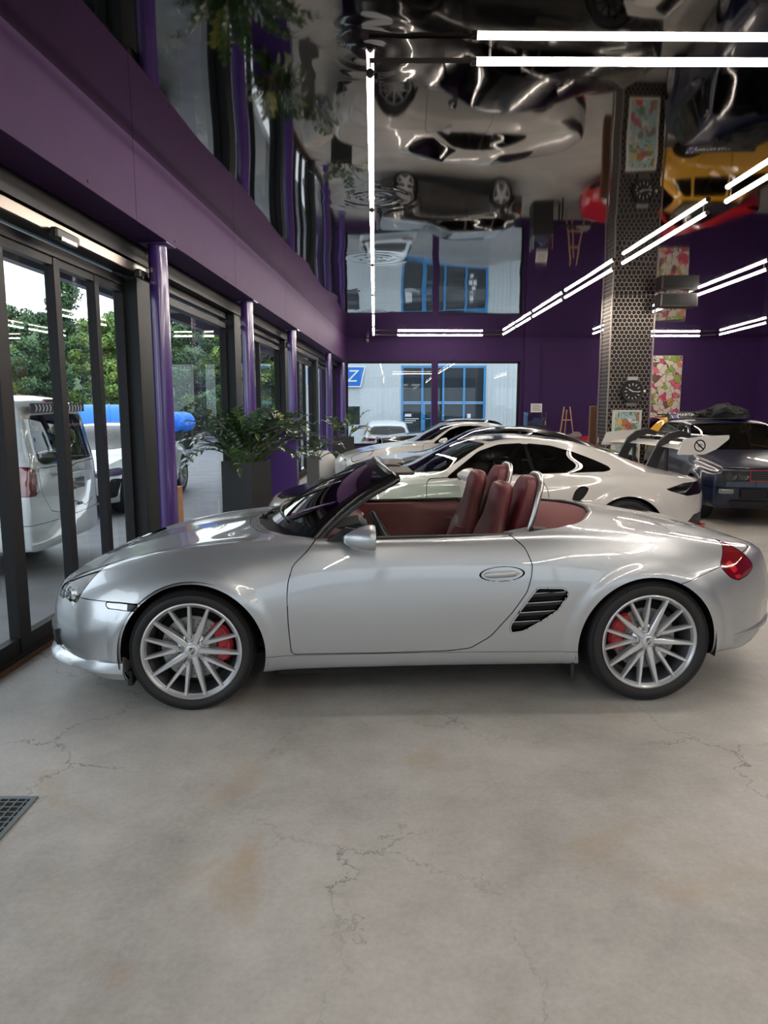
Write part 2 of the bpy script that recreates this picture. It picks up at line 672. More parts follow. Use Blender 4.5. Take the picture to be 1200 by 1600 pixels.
GL = -2.48                                 # glass plane
POSTS = [-2.6, .55, 3.2, 6.17, 9.55, 13.35, 17.75, 21.0]


def stile(mb, s, w, z0=0.05, z1=2.59, d=.035, off=0.):
    mb.box(GL - d + off, GL + d + off, s - w / 2, s + w / 2, z0, z1)


def opening(root, s0, s1, stiles, doors):
    f = MB()
    f.box(GL - .05, GL + .05, s0, s1, 2.58, 2.645)            # head
    f.box(GL - .05, GL + .05, s0, s1, 2.70, 2.80)
    f.box(GL - .06, GL + .06, s0, s1, -.02, .055 if not doors else .03)
    f.build('frame', M_FRAME, root)
    edges = [(s0, .06)] + stiles + [(s1, .06)]
    for k, (s, w) in enumerate(edges):
        g = MB()
        stile(g, s, w, 0.03)
        g.build('stile', M_FRAME, root)
    for (a, wa), (b_, wb_) in zip(edges[:-1], edges[1:]):
        A, B = a + wa / 2, b_ - wb_ / 2
        if doors:
            g = MB()
            g.box(GL - .03, GL + .03, A, B, .03, .13)
            g.box(GL - .03, GL + .03, A, B, 2.525, 2.58)
            g.build('leaf_rail', M_FRAME, root)
        z0, z1 = (.13, 2.525) if doors else (.05, 2.58)
        pane_sheet('pane', (GL, A, z0), (GL, B, z0), (GL, B, z1), (GL, A, z1), root)
    pane_sheet('transom_pane', (GL, s0, 2.645), (GL, s1, 2.645), (GL, s1, 2.70), (GL, s0, 2.70), root)
    if doors:
        g = MB()
        g.box(GL + .05, GL + .19, s0 - .1, s1 + .12, 2.665, 2.745, .006)
        g.build('header_rail', M_RAIL, root)
        th = MB().box(GL + .05, GL + .10, s0, s1, 0, .012)
        th.build('threshold', M_WOOD, root)


d1 = tag(empty('door_1', rz=-WALL_A), kind='structure')
opening(d1, 3.38, 6.15, [(4.27, .13), (4.99, .08), (5.62, .07)], True)
d0 = tag(empty('door_2', rz=-WALL_A), kind='structure')
opening(d0, .75, 3.18, [(1.97, .12)], True)
d2 = tag(empty('door_3', rz=-WALL_A), kind='structure')
opening(d2, 13.55, 17.72, [(14.9, .08), (15.7, .12), (16.6, .08)], True)
for k, (a, b_) in enumerate([(6.5, 9.53), (9.9, 13.33), (18.1, 20.98), (21.35, 22.9), (-2.25, .53), (-8.8, -2.62)]):
    w = tag(empty('window_%d' % (k + 2), rz=-WALL_A), kind='structure')
    opening(w, a, b_, [(a + (b_ - a) * .5, .05)] if (b_ - a) > 3.2 else [], False)
for k, s in enumerate(POSTS):
    g = MB().box(GL - .07, GL + .14, s, s + .34, 0, 2.93, .004)
    o = wall_obj(g, 'trim_%d' % (k + 3), M_POST)
    tag(o, kind='structure')
for k, (s, lab) in enumerate([(4.62, 'black motion sensor on the door header rail, nearest the camera'),
                              (6.02, 'black motion sensor on the header rail behind the first purple column')]):
    o = empty('motion_sensor', wl(GL + .19, s, 2.63), -WALL_A)
    MB().box(0, .055, -.02, .30, -.005, .065, .012).build('housing', M_TRIMBLACK, o)
    MB().box(.045, .058, .03, .25, -.012, .02, .003).build('lens', M_GLOSSBLACK, o)
    tag(o, lab, 'sensor', 'motion sensors on the header rail')
col_words = ['nearest the glass doors, beside the first window', 'behind the big leafy plant', 'behind the purple cabinet planter',
             'beyond the second glass door', 'in the far corner by the shop window']
for k, s in enumerate([6.18, 9.48, 13.0, 18.7, 22.55]):
    o = empty('purple_column', wl(-2.15, s, 0), -WALL_A)
    MB().cyl((0, 0, .0), (0, 0, 2.91), .079, n=32, caps=False).build('shaft', M_PURPLEGLOSS, o, auto=R(40))
    MB().box(-.12, .12, -.12, .12, 2.912, 2.924, .002).build('head_plate', M_PURPLEGLOSS, o)
    MB().box(-.12, .12, -.12, .12, 0, .012, .002).build('base_plate', M_PURPLEGLOSS, o)
    tag(o, 'round purple steel column ' + col_words[k], 'column', 'purple columns along the glass front')

# outside eave over the glass front
ev = MB().box(-4.3, -2.62, REAR_Y, BACK_Y + 3, 3.33, 3.5)
g = tag(wall_obj(ev, 'roof_eave', mat('eave_board', (.16, .16, .17), .6)), 'dark projecting roof eave outside the glass front', 'eave')
for k in range(6):
    x = -2.75 - k * .26
    MB().box(x - .115, x + .115, REAR_Y, BACK_Y + 3, 3.295, 3.33, .004).build('eave_slat', mat('eave_slat', (.30, .31, .32), .5), g)
MB().box(-4.42, -4.3, REAR_Y, BACK_Y + 3, 3.13, 3.55).build('gutter_fascia', mat('eave_fascia', (.05, .05, .055), .5), g)


# ---- LED tube lamps
M_TUBE = mat('lit_led_tube', (1, 1, 1), .4, emit=(1.0, .90, .80), emit_s=TUBE_STRENGTH)
M_TRACK = mat('dark_lamp_track', (.05, .045, .042), .5, .4)
tube_n = 0


def tube_lamp(p0, p1, label, grp, inv=False):
    """p0,p1 plan points; hangs just under the ceiling"""
    a, b_ = Vector((p0[0], p0[1], ceil_z(p0[1]) - .062)), Vector((p1[0], p1[1], ceil_z(p1[1]) - .062))
    mid = (a + b_) / 2
    L = (b_ - a).length
    rz = math.atan2(b_.y - a.y, b_.x - a.x)
    ry = -math.atan2(b_.z - a.z, math.hypot(b_.x - a.x, b_.y - a.y))
    o = empty('tube_lamp', mid)
    o.rotation_euler = (0, ry, rz)
    MB().cyl((-L / 2 + .03, 0, 0), (L / 2 - .03, 0, 0), .020, n=10).build('led_tube', M_TUBE, o, auto=R(40))
    for s in (-1, 1):
        MB().cyl((s * (L / 2 - .03), 0, 0), (s * L / 2, 0, 0), .022, n=10).build('end_cap', M_TRACK, o)
        MB().cyl((s * L * .46, 0, .015), (s * L * .46, 0, .062), .006, n=6).build('hanger', M_TRACK, o)
    tag(o, label, 'lamp', grp)
    return o


def bar(p0, p1, label):
    a, b_ = (p0[0], p0[1], ceil_z(p0[1]) - .058), (p1[0], p1[1], ceil_z(p1[1]) - .058)
    o = tag(MB().tube([a, b_], .014, 6).build('lamp_connector_bar', M_TRACK), label, 'lamp bar')
    return o


G1, G2, G3 = 'lamps in the left ceiling row', 'lamps in the middle ceiling row', 'lamps in the right ceiling row'
ordw = ['nearest', 'second', 'third', 'fourth', 'fifth', 'farthest']
for k, (y0, y1) in enumerate([(4.28, 6.92), (7.22, 9.88), (10.12, 12.72), (13.0, 15.6), (15.9, 18.5), (18.75, 21.15)]):
    tube_lamp((-.06 - .0135 * (y0 - 3), y0), (-.06 - .0135 * (y1 - 3), y1), 'lit ceiling tube lamp in the left row above the silver car, %s from the camera' % ordw[k], G1)
for k, (y0, y1) in enumerate([(4.33, 6.95), (7.32, 10.0), (10.4, 13.34), (13.52, 16.4), (16.6, 18.7), (18.85, 20.95)]):
    tube_lamp((3.10 + .0185 * (y0 - 3.2), y0), (3.10 + .0185 * (y1 - 3.2), y1), 'lit ceiling tube lamp in the middle slanting row, %s from the camera' % ordw[k], G2)
tube_lamp((.47, 4.15), (3.0, 4.17), 'lit tube lamp crossing the picture at the top, closest to the camera', 'cross lamps')
bar((-.08, 4.15), (.47, 4.15), 'dark connector bar joining the nearest cross lamp to the left row')
tube_lamp((.37, 21.19), (2.89, 21.19), 'lit cross tube lamp above the shop window at the back', 'cross lamps')
bar((-.3, 21.19), (.37, 21.19), 'thin dark connector bar left of the back cross lamp')
bar((2.89, 21.19), (3.43, 21.0), 'thin dark connector bar right of the back cross lamp')
for k, (y0, y1) in enumerate([(7.6, 10.1), (10.42, 13.42), (13.72, 15.9), (16.2, 18.4), (18.6, 20.75)]):
    tube_lamp((5.33 + .052 * (y0 - 8.7), y0), (5.33 + .052 * (y1 - 8.7), y1), 'lit ceiling tube lamp in the right row beside the honeycomb pillar, %s from the camera' % ordw[k], G3)
tube_lamp((7.7, 21.4), (9.3, 21.4), 'lit cross tube lamp right of the honeycomb pillar above the yellow car', 'cross lamps')
for k, (y0, y1) in enumerate([(17.7, 21.0), (14.0, 17.4)]):
    tube_lamp((9.2 + .12 * (y0 - 17.), y0), (9.2 + .12 * (y1 - 17.), y1), 'lit ceiling tube lamp at far right by the purple corner, %s one' % ('back', 'front')[k], 'far right lamps')
bar((9.32, 21.4), (9.62, 21.1), 'thin connector bar right of the honeycomb pillar lamp')
# lamps over the part of the hall behind the photographer
for k, y0 in enumerate((-7.6, -4.6, -1.6, 1.3)):
    for x_, w_ in ((-.02, 'left'), (3.12, 'middle'), (7.2, 'right')):
        if x_ < 0 and k == 3:
            continue
        tube_lamp((x_, y0), (x_, y0 + 2.6), 'ceiling tube lamp behind the photographer, %s in the %s row' % (('last', 'third', 'second', 'first')[k], w_), 'lamps behind the camera')
tube_lamp((8.2, 4.9), (8.2, 7.5), 'ceiling tube lamp outside the frame on the right, nearer one', 'lamps out of frame')
tube_lamp((8.4, 8.2), (8.4, 10.8), 'ceiling tube lamp outside the frame on the right, farther one', 'lamps out of frame')

# outside ground
og = MB().box(-90, -2.5, -40, 120, -.30, -.10)
tag(og.build('ground_forecourt', mat('asphalt', (.16, .165, .175), .55, var=.2, var_scale=3, bump=.3, bump_scale=90)), kind='structure')
og = MB().box(-2.5, 60, 23.3, 120, -.75, -.55)
tag(og.build('ground_yard', mat('asphalt_back', (.22, .22, .22), .7, var=.15, var_scale=2)), kind='structure')
og = MB().box(-2.5, 60, -60, -9.3, -.3, -.10)
tag(og.build('ground_front', mat('asphalt_front', (.24, .24, .24), .7, var=.15, var_scale=2)), kind='structure')
# ================================================================== CAR SURFACE TOOLS
def pchip(xk, yk, x):
    """monotone cubic through the keys (vectorised over trailing axes of yk)"""
    xk = np.asarray(xk, float)
    yk = np.asarray(yk, float)
    x = np.clip(np.asarray(x, float), xk[0], xk[-1])
    h = np.diff(xk)
    sh = (len(h),) + (1,) * (yk.ndim - 1)
    d = np.diff(yk, axis=0) / h.reshape(sh)
    m = np.zeros_like(yk)
    if len(xk) > 2:
        w1 = (2 * h[1:] + h[:-1]).reshape((len(h) - 1,) + sh[1:])
        w2 = (h[1:] + 2 * h[:-1]).reshape((len(h) - 1,) + sh[1:])
        ok = d[:-1] * d[1:] > 0
        with np.errstate(divide='ignore', invalid='ignore'):
            hm = (w1 + w2) / (w1 / d[:-1] + w2 / d[1:])
        m[1:-1] = np.where(ok, hm, 0)
    m[0], m[-1] = d[0], d[-1]
    i = np.clip(np.searchsorted(xk, x, side='right') - 1, 0, len(xk) - 2)
    hh = h[i].reshape(x.shape + (1,) * (yk.ndim - 1))
    t = ((x - xk[i]).reshape(hh.shape)) / hh
    return ((2 * t ** 3 - 3 * t ** 2 + 1) * yk[i] + (t ** 3 - 2 * t ** 2 + t) * hh * m[i]
            + (-2 * t ** 3 + 3 * t ** 2) * yk[i + 1] + (t ** 3 - t ** 2) * hh * m[i + 1])


def tab(keys, x):
    k = np.array(keys, float)
    return pchip(k[:, 0], k[:, 1], x)


def smooth1(A, axis, sigma):
    if sigma <= 0:
        return A
    r = int(3 * sigma) + 1
    k = np.exp(-.5 * (np.arange(-r, r + 1) / sigma) ** 2)
    k /= k.sum()
    A = np.moveaxis(A, axis, 0)
    # odd reflection keeps end points in place
    pre = 2 * A[:1] - A[r:0:-1]
    post = 2 * A[-1:] - A[-2:-r - 2:-1]
    B = np.concatenate([pre, A, post], 0)
    out = sum(k[j] * B[j:j + len(A)] for j in range(2 * r + 1))
    return np.moveaxis(out, 0, axis)


class Surf:
    def __init__(self, v, n, f):
        self.v, self.n, self.f = np.asarray(v, float), np.asarray(n, float), np.asarray(f, int)   # f: (M,4), -1 pads tris

    @property
    def x(self): return self.v[:, 0]

    @property
    def y(self): return self.v[:, 1]

    @property
    def z(self): return self.v[:, 2]


def clip(s, F):
    """part of the surface where F<0 (F per vertex), cut along F=0"""
    F = np.where(np.abs(F) < 2e-5, 2e-5, F)
    if len(s.f) == 0:
        return s
    f = s.f
    tri = f[:, 3] < 0
    ff = np.where(f < 0, f[:, :1], f)
    ins = F[ff] < 0
    allin = ins.all(1)
    anyin = ins.any(1)
    keep = [f[allin]]
    nv, nn_ = [], []
    cache = {}
    base = len(s.v)
    newf = []

    def cut(a, b):
        k = (a, b) if a < b else (b, a)
        if k in cache:
            return cache[k]
        t = F[k[0]] / (F[k[0]] - F[k[1]])
        p = s.v[k[0]] + t * (s.v[k[1]] - s.v[k[0]])
        q = s.n[k[0]] + t * (s.n[k[1]] - s.n[k[0]])
        nv.append(p)
        nn_.append(q / (np.linalg.norm(q) + 1e-12))
        cache[k] = base + len(nv) - 1
        return cache[k]
    for q in f[anyin & ~allin]:
        loop = [i for i in q if i >= 0]
        out = []
        n = len(loop)
        for a in range(n):
            i, j = loop[a], loop[(a + 1) % n]
            if F[i] < 0:
                out.append(i)
            if (F[i] < 0) != (F[j] < 0):
                out.append(cut(i, j))
        if len(out) < 3:
            continue
        if len(out) == 3:
            newf.append([*out, -1])
        elif len(out) == 4:
            newf.append(out)
        else:
            newf.append(out[:4])
            newf.append([out[0], out[3], out[4], -1])
            if len(out) == 6:
                newf.append([out[0], out[4], out[5], -1])
    if newf:
        keep.append(np.array(newf, int))
    f2 = np.concatenate(keep, 0) if keep else np.zeros((0, 4), int)
    V = np.concatenate([s.v, np.array(nv).reshape(-1, 3)], 0)
    N = np.concatenate([s.n, np.array(nn_).reshape(-1, 3)], 0)
    used = np.unique(f2[f2 >= 0])
    mp = np.full(len(V) + 1, -1)
    mp[used] = np.arange(len(used))
    return Surf(V[used], N[used], np.where(f2 >= 0, mp[f2], -1))


def sdf(poly, px, py):
    """signed distance to a polygon, negative inside"""
    P = np.asarray(poly, float)
    d = np.full(px.shape, 1e9)
    sgn = np.ones(px.shape)
    n = len(P)
    for i in range(n):
        a, b_ = P[i], P[i - 1]
        ex_, ey_ = b_[0] - a[0], b_[1] - a[1]
        wx, wy = px - a[0], py - a[1]
        t = np.clip((wx * ex_ + wy * ey_) / (ex_ * ex_ + ey_ * ey_ + 1e-12), 0, 1)
        d = np.minimum(d, (wx - ex_ * t) ** 2 + (wy - ey_ * t) ** 2)
        c1 = py >= a[1]
        c2 = py < b_[1]
        c3 = ex_ * wy > ey_ * wx
        flip = (c1 & c2 & c3) | (~c1 & ~c2 & ~c3)
        sgn = np.where(flip, -sgn, sgn)
    return sgn * np.sqrt(d)


def rpoly(pts, r=.03, n=4):
    """round the corners of a polygon"""
    out = []
    m = len(pts)
    for i in range(m):
        p, a, b_ = (np.array(pts[k], float) for k in (i, i - 1, (i + 1) % m))
        da, db = a - p, b_ - p
        la, lb = np.linalg.norm(da), np.linalg.norm(db)
        rr = min(r, la * .45, lb * .45)
        q0, q1 = p + da / la * rr, p + db / lb * rr
        for k in range(n + 1):
            t = k / n
            out.append(tuple((1 - t) ** 2 * q0 + 2 * t * (1 - t) * p + t * t * q1))
    return out


def refine(s, k=3):
    """split every quad k x k (welded) for finer cutting"""
    f = s.f[s.f[:, 3] >= 0]
    a, b_, c, d = (s.v[f[:, i]] for i in range(4))
    na, nb, nc, nd = (s.n[f[:, i]] for i in range(4))
    V, N, Q = [], [], []
    m = len(f)
    g = np.linspace(0, 1, k + 1)
    for u in g:
        for w in g:
            V.append(a * (1 - u) * (1 - w) + b_ * u * (1 - w) + c * u * w + d * (1 - u) * w)
            N.append(na * (1 - u) * (1 - w) + nb * u * (1 - w) + nc * u * w + nd * (1 - u) * w)
    V = np.stack(V, 1)
    N = np.stack(N, 1)
    idx = np.arange(m * (k + 1) ** 2).reshape(m, k + 1, k + 1)
    for i in range(k):
        for j in range(k):
            Q.append(np.stack([idx[:, i, j], idx[:, i + 1, j], idx[:, i + 1, j + 1], idx[:, i, j + 1]], -1))
    Q = np.concatenate(Q)
    V, N = V.reshape(-1, 3), N.reshape(-1, 3)
    T_ = [[i for i in q if i >= 0] for q in s.f[s.f[:, 3] < 0]]
    base = len(V)
    if T_:
        tri = np.array(T_)
        V = np.concatenate([V, s.v])
        N = np.concatenate([N, s.n])
        Q = np.concatenate([Q, np.concatenate([tri + base, np.full((len(tri), 1), -1)], 1)])
    key = np.round(V, 5)
    _, fi, inv = np.unique(key, axis=0, return_index=True, return_inverse=True)
    inv = inv.reshape(-1)
    Q = np.where(Q >= 0, inv[Q], -1)
    N = N[fi]
    N /= np.maximum(np.linalg.norm(N, axis=1, keepdims=True), 1e-9)
    return Surf(V[fi], N, Q)


def split(s, F, g=.0022):
    """(inside, outside) of F with a gap of 2g between"""
    return clip(s, F + g), clip(s, -F + g)


RIM_SKIP = []          # (z, x_min, x_max) of closed nose and tail lines that need no turned-in edge


def panel(name, surfs, m, parent, rim=.012, mirror=None, push=0., center=True):
    """surface pieces -> one mesh with a turned-in edge. mirror: None, 'both' or 'flip'"""
    V, N, Fc = [], [], []
    k = 0
    if not isinstance(surfs, (list, tuple)):
        surfs = [surfs]
    for s in surfs:
        if len(s.f) == 0:
            continue
        for side in ((1, -1) if mirror == 'both' else ((-1,) if mirror == 'flip' else (1,))):
            v = (s.v + s.n * push) * [1, side, 1]
            n = s.n * [1, side, 1]
            f = [[i for i in q if i >= 0] for q in s.f]
            if side < 0:
                f = [q[::-1] for q in f]
            V.append(v)
            N.append(n)
            Fc += [[i + k for i in q] for q in f]
            b = len(v)
            if rim > 0:
                cnt = {}
                for q in f:
                    for a in range(len(q)):
                        e_ = (q[a], q[(a + 1) % len(q)])
                        kk = (min(e_), max(e_))
                        cnt[kk] = None if kk in cnt else e_
                ev, en = [], []
                for e_ in cnt.values():
                    if e_ is None:
                        continue
                    i, j = e_
                    if center and abs(v[i][1]) < 2e-3 and abs(v[j][1]) < 2e-3:
                        continue
                    p0, p1 = v[i], v[j]
                    if any(abs(p0[2] - z_) < .003 and abs(p1[2] - z_) < .003 and xa <= p0[0] <= xb for z_, xa, xb in RIM_SKIP):
                        continue
                    q0, q1 = p0 - n[i] * rim, p1 - n[j] * rim
                    nr = np.cross(p0 - p1, q1 - p1)
                    nr /= (np.linalg.norm(nr) + 1e-12)
                    c = len(ev)
                    ev += [p1, p0, q0, q1]
                    en += [nr * -1] * 4
                    Fc.append([k + b + c, k + b + c + 1, k + b + c + 2, k + b + c + 3])
                if ev:
                    V.append(np.array(ev))
                    N.append(np.array(en))
                    b += len(ev)
            k += b
    if not V:
        return None
    return mesh_obj(name, np.concatenate(V), Fc, m, parent, normals=np.concatenate(N))


def loft_body(T, NS=300, NV=64, sg_s=2., sg_v=1.4):
    """half body (y>=0) from tables.
    T: dict of key tables; centre tables over s, side tables over x on the flank"""
    s0, s1 = T['ends']
    u = np.linspace(0, 1, NS)
    cl = T.get('cluster', .55)
    s = s0 + (s1 - s0) * ((1 - cl) * u + cl * (.5 - .5 * np.cos(PI * u)))
    k = tab(T['sweep'], s)
    xsd = s + k
    pts = T['section'](s, xsd, T)                   # (NS, K, 2) : (y,z)
    K = pts.shape[1]
    vk = np.array(T['vk'], float)
    vv = np.linspace(0, 1, NV)
    P2 = np.moveaxis(pchip(vk, np.moveaxis(pts, 1, 0), vv), 0, 1)    # (NS,NV,2)
    P2 = smooth1(P2, 1, sg_v)
    Y = np.maximum(P2[..., 0], 0)
    Z = P2[..., 1]
    Y = smooth1(Y, 0, sg_s)
    Z = smooth1(Z, 0, sg_s)
    Y[:, -1] = 0
    Y[:, 0] = 0
    # rounded closing of nose and tail
    for zt, ln_, t in ((*T['nose'], (s - s0)), (*T['tail'], (s1 - s))):
        q = np.clip(t / ln_, 0, 1)
        g = np.sqrt(np.clip(1 - (1 - q) ** 2, 0, 1))[:, None]
        Z = zt + (Z - zt) * g
        Y = Y * (.93 + .07 * g)
    wref = T.get('wref', .85)
    X = s[:, None] + k[:, None] * (np.abs(Y) / wref) ** T.get('sexp', 2.6)
    X = X + T['lean'](X, Y, Z) if 'lean' in T else X
    for fn in T.get('push', []):
        Y = Y + fn(X, Y, Z)
    X[0], Y[0], X[-1], Y[-1] = X[1], Y[1], X[-2], Y[-2]       # flat closing strip, no pinch
    P = np.stack([X, Y, Z], -1)
    du = np.gradient(P, axis=0)
    dv = np.gradient(P, axis=1)
    n = np.cross(dv, du)
    ln = np.linalg.norm(n, axis=-1, keepdims=True)
    n = n / np.maximum(ln, 1e-12)
    n[:, -1, 1] = 0
    n[0], n[-1] = n[1], n[-2]
    n[:, -1] /= np.maximum(np.linalg.norm(n[:, -1], axis=-1, keepdims=True), 1e-9)
    for rows in (range(NS // 2, NS), range(NS // 2, -1, -1)):      # no flipped normals on the closing rows
        prev = None
        for i in rows:
            if prev is not None:
                bad = (n[i] * n[prev]).sum(-1) < .2
                if i < 4 or i > NS - 5:
                    n[i][bad] = n[prev][bad]
            prev = i
    # orientation: flank normal must face +y
    if n[NS // 2, int(NV * .3), 1] < 0:
        n = -n
        fl_ = True
    else:
        fl_ = False
    I = np.arange(NS * NV).reshape(NS, NV)
    f = np.stack([I[:-1, :-1], I[1:, :-1], I[1:, 1:], I[:-1, 1:]], -1).reshape(-1, 4)
    a = P.reshape(-1, 3)
    fn_ = np.cross(a[f[:, 1]] - a[f[:, 0]], a[f[:, 2]] - a[f[:, 0]])
    flip = (fn_ * n.reshape(-1, 3)[f[:, 0]]).sum(1) < 0
    if flip.mean() > .5:
        f = f[:, ::-1].copy()
    return Surf(a, n.reshape(-1, 3), f)


def std_section(s, xs_, T):
    """closed-car section: sill, flank, shoulder, glass, cantrail, roof"""
    hw = tab(T['hw'], xs_)
    zb = tab(T['zb'], xs_)
    zw = tab(T['zw'], xs_)
    zs = tab(T['zs'], xs_)
    ys_ = tab(T['ys'], xs_)
    zc = tab(T['zc'], s)
    yr = tab(T['yr'], s)
    fr_ = tab(T['fr'], s)          # height of cantrail as share between shoulder and centre
    zs = np.minimum(zs, zc + T.get('crest', .06))
    zr = zs + (zc - zs) * fr_
    zb = np.minimum(zb, np.minimum(zs, zc) - .02)
    zw = np.clip(zw, zb + .25 * (zs - zb), zb + .8 * (zs - zb))
    one = np.ones_like(s)
    tk = T.get('tuck', .03)
    pts = [
        (0 * one, zb + .02),
        (hw - .16, zb + .0 * one),
        (hw - tk - .015, zb + .004),
        (hw - tk * .6, zb + .10 * (zw - zb) + .01),
        (hw - .004, zb + .65 * (zw - zb)),
        (hw, zw),
        (hw - .30 * (hw - ys_), zw + .62 * (zs - zw)),
        (ys_ + .18 * (hw - ys_), zs - .13 * (zs - zw)),
        (ys_, zs),
        (ys_ + (yr - ys_) * .30, zs + (zr - zs) * .36),
        (yr, zr),
        (yr * .60, zr + (zc - zr) * .74),
        (yr * .28, zr + (zc - zr) * .95),
        (0 * one, zc),
    ]
    return np.stack([np.stack(p, -1) for p in pts], 1)


STD_VK = [0, .04, .07, .11, .22, .32, .42, .49, .54, .64, .76, .86, .93, 1.]


# ------------------------------------------------------------------ wheels
def spoke_solid(mb, a0, r0, a1, r1, w0, w1, z0, z1, d0, d1, zmid=None):
    """tapered spoke from polar (a0,r0) to (a1,r1); outboard face at z0->z1 (z = toward the viewer)"""
    p0 = np.array([r0 * math.cos(a0), r0 * math.sin(a0)])
    p1 = np.array([r1 * math.cos(a1), r1 * math.sin(a1)])
    t = (p1 - p0) / np.linalg.norm(p1 - p0)
    nrm = np.array([-t[1], t[0]])
    rings = []
    for q in np.linspace(0, 1, 6):
        c = p0 + (p1 - p0) * q
        w = w0 + (w1 - w0) * q
        z = z0 + (z1 - z0) * q + (zmid or 0) * 4 * q * (1 - q)
        d = d0 + (d1 - d0) * q
        ring = []
        for (a, b_) in ((-1, -d), (-1.0, -.006), (-.62, 0), (.62, 0), (1.0, -.006), (1, -d)):
            # wide inboard, narrower crisp face
            ww = w * (1.15 if b_ == -d else 1)
            p = c + nrm * (a * ww / 2)
            ring.append((p[0], z + b_, p[1]))
        rings.append(ring)
    mb.loft(rings, closed=True)


def make_wheel(parent, Rt, Wt, Rr, style='v15', rim_mat=None, caliper=None, side=1, detail=True, name='wheel'):
    """wheel in its own frame: axle along y, outer face toward +y at y=0"""
    rim_mat = rim_mat or M_ALLOY
    h = Wt
    g = MB()
    # barrel + lip
    g.lathe([(Rr - .012, -.006), (Rr - .004, .004), (Rr + .003, .002), (Rr + .004, -.012), (Rr - .006, -.02)], 64, 'y')
    wheel = g.build(name, rim_mat, parent, auto=R(35))
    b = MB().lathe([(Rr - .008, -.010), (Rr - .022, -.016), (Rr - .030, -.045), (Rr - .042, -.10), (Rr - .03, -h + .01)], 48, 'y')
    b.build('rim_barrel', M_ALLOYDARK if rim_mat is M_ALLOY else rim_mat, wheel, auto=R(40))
    t = MB().lathe([(Rr + .001, -.004), (Rr + .012, .006), (Rr + .3 * (Rt - Rr), .013), (Rr + .62 * (Rt - Rr), .011), (Rt - .016, .002),
                    (Rt - .004, -.012), (Rt, -.03), (Rt, -h * .5), (Rt, -h + .03), (Rt - .012, -h + .008), (Rr + .4 * (Rt - Rr), -h - .006), (Rr, -h + .01)], 72, 'y')
    t.build('tyre', M_RUBBER, wheel, auto=R(50))
    ring = MB()
    for rr in (.82, .72):
        r = Rr + (Rt - Rr) * rr
        ring.lathe([(r - .002, .0075), (r, .0105), (r + .002, .0075)], 64, 'y')
    ring.build('tyre_rib', M_RUBBER, wheel)
    if style == 'v15':
        for k in range(5):
            a = R(76) + k * 2 * PI / 5
            for (da, dr) in ((14.5, 0), (-14.5, 0)):
                m_ = MB()
                spoke_solid(m_, a + R(da * .12), .066, a + R(da * .86), Rr - .012, .024, .0165, -.024, -.004, .045, .024)
                m_.build('spoke', rim_mat, wheel, auto=R(30))
            m_ = MB()
            spoke_solid(m_, a + R(36), .034, a + R(36), Rr - .012, .036, .0175, -.018, -.004, .05, .024)
            m_.build('spoke', rim_mat, wheel, auto=R(30))
        hub = MB()
        hub.lathe([(.0, -.022), (.036, -.020), (.05, -.026), (.074, -.034), (.084, -.044), (.08, -.07)], 40, 'y')
        hub.build('hub', rim_mat, wheel, auto=R(50))
        cap = MB().lathe([(0, -.010), (.026, -.011), (.033, -.014), (.036, -.024)], 32, 'y')
        c = cap.build('centre_cap', rim_mat, wheel, auto=R(40))
        e_ = MB()      # little shield: outline with quartered fields
        sh = [(-.013, .017), (0, .019), (.013, .017), (.013, -.003), (.008, -.013), (0, -.018), (-.008, -.013), (-.013, -.003)]
        e_.prism(sh, -.0112, -.0095, 'xz')
        e_.build('crest_badge', mat('dark_badge', (.05, .05, .05), .4, .5), wheel)
        e2 = MB()
        for (x0, x1, z0, z1) in ((-.011, -.0015, .003, .015), (.0015, .011, -.011, .0), (-.004, .004, -.004, .005), (.002, .0105, .004, .006), (.002, .0105, .009, .011),
                                 (-.0105, -.002, -.004, -.002), (-.0095, -.002, -.009, -.007)):
            e2.box(x0, x1, -.0096, -.0085, z0, z1)
        e2.build('crest_field', rim_mat, wheel)
        for k in range(5):
            a = R(76) + k * 2 * PI / 5
            p = (.064 * math.cos(a), .064 * math.sin(a))
            w = MB().lathe([(.0185, -.018), (.0165, -.032), (.0165, -.040)], 18, 'y', (p[0], 0, p[1]))
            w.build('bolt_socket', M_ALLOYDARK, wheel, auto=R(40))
            n_ = MB().cyl((p[0], -.042, p[1]), (p[0], -.018, p[1]), .0115, .0095, n=6)
            n_.build('wheel_bolt', M_BRIGHTMETAL, wheel)
    elif style == 'five':
        for k in range(5):
            a = R(90) + k * 2 * PI / 5
            m_ = MB()
            spoke_solid(m_, a, .03, a, Rr - .012, .085, .060, -.012, -.010, .05, .03)
            m_.build('spoke', rim_mat, wheel, auto=R(30))
        MB().lathe([(0, -.006), (.05, -.008), (.07, -.02), (.07, -.05)], 24, 'y').build('hub', rim_mat, wheel, auto=R(40))
    else:
        n = int(style)
        for k in range(n):
            a = R(90) + k * 2 * PI / n
            m_ = MB()
            spoke_solid(m_, a, .04, a, Rr - .012, .04, .022, -.014, -.008, .045, .025)
            m_.build('spoke', rim_mat, wheel, auto=R(30))
        MB().lathe([(0, -.006), (.045, -.008), (.06, -.02), (.06, -.05)], 24, 'y').build('hub', rim_mat, wheel, auto=R(40))
    d = MB().lathe([(.075, -.075), (Rr * .66, -.075), (Rr * .66, -.10), (.075, -.10)], 40, 'y', closed=True)
    d.lathe([(0, -.06), (.07, -.062), (.085, -.075)], 24, 'y')
    if detail:
        hn = MB()
        for k in range(30):
            a = 2 * PI * k / 30
            for j in range(3):
                r = Rr * (.40 + .085 * j)
                aa = a + .07 * j
                hn.cyl((r * math.cos(aa), -.0752, r * math.sin(aa)), (r * math.cos(aa), -.0735, r * math.sin(aa)), .0032, n=6)
        hn.build('disc_holes', M_DARKCAVITY, wheel)
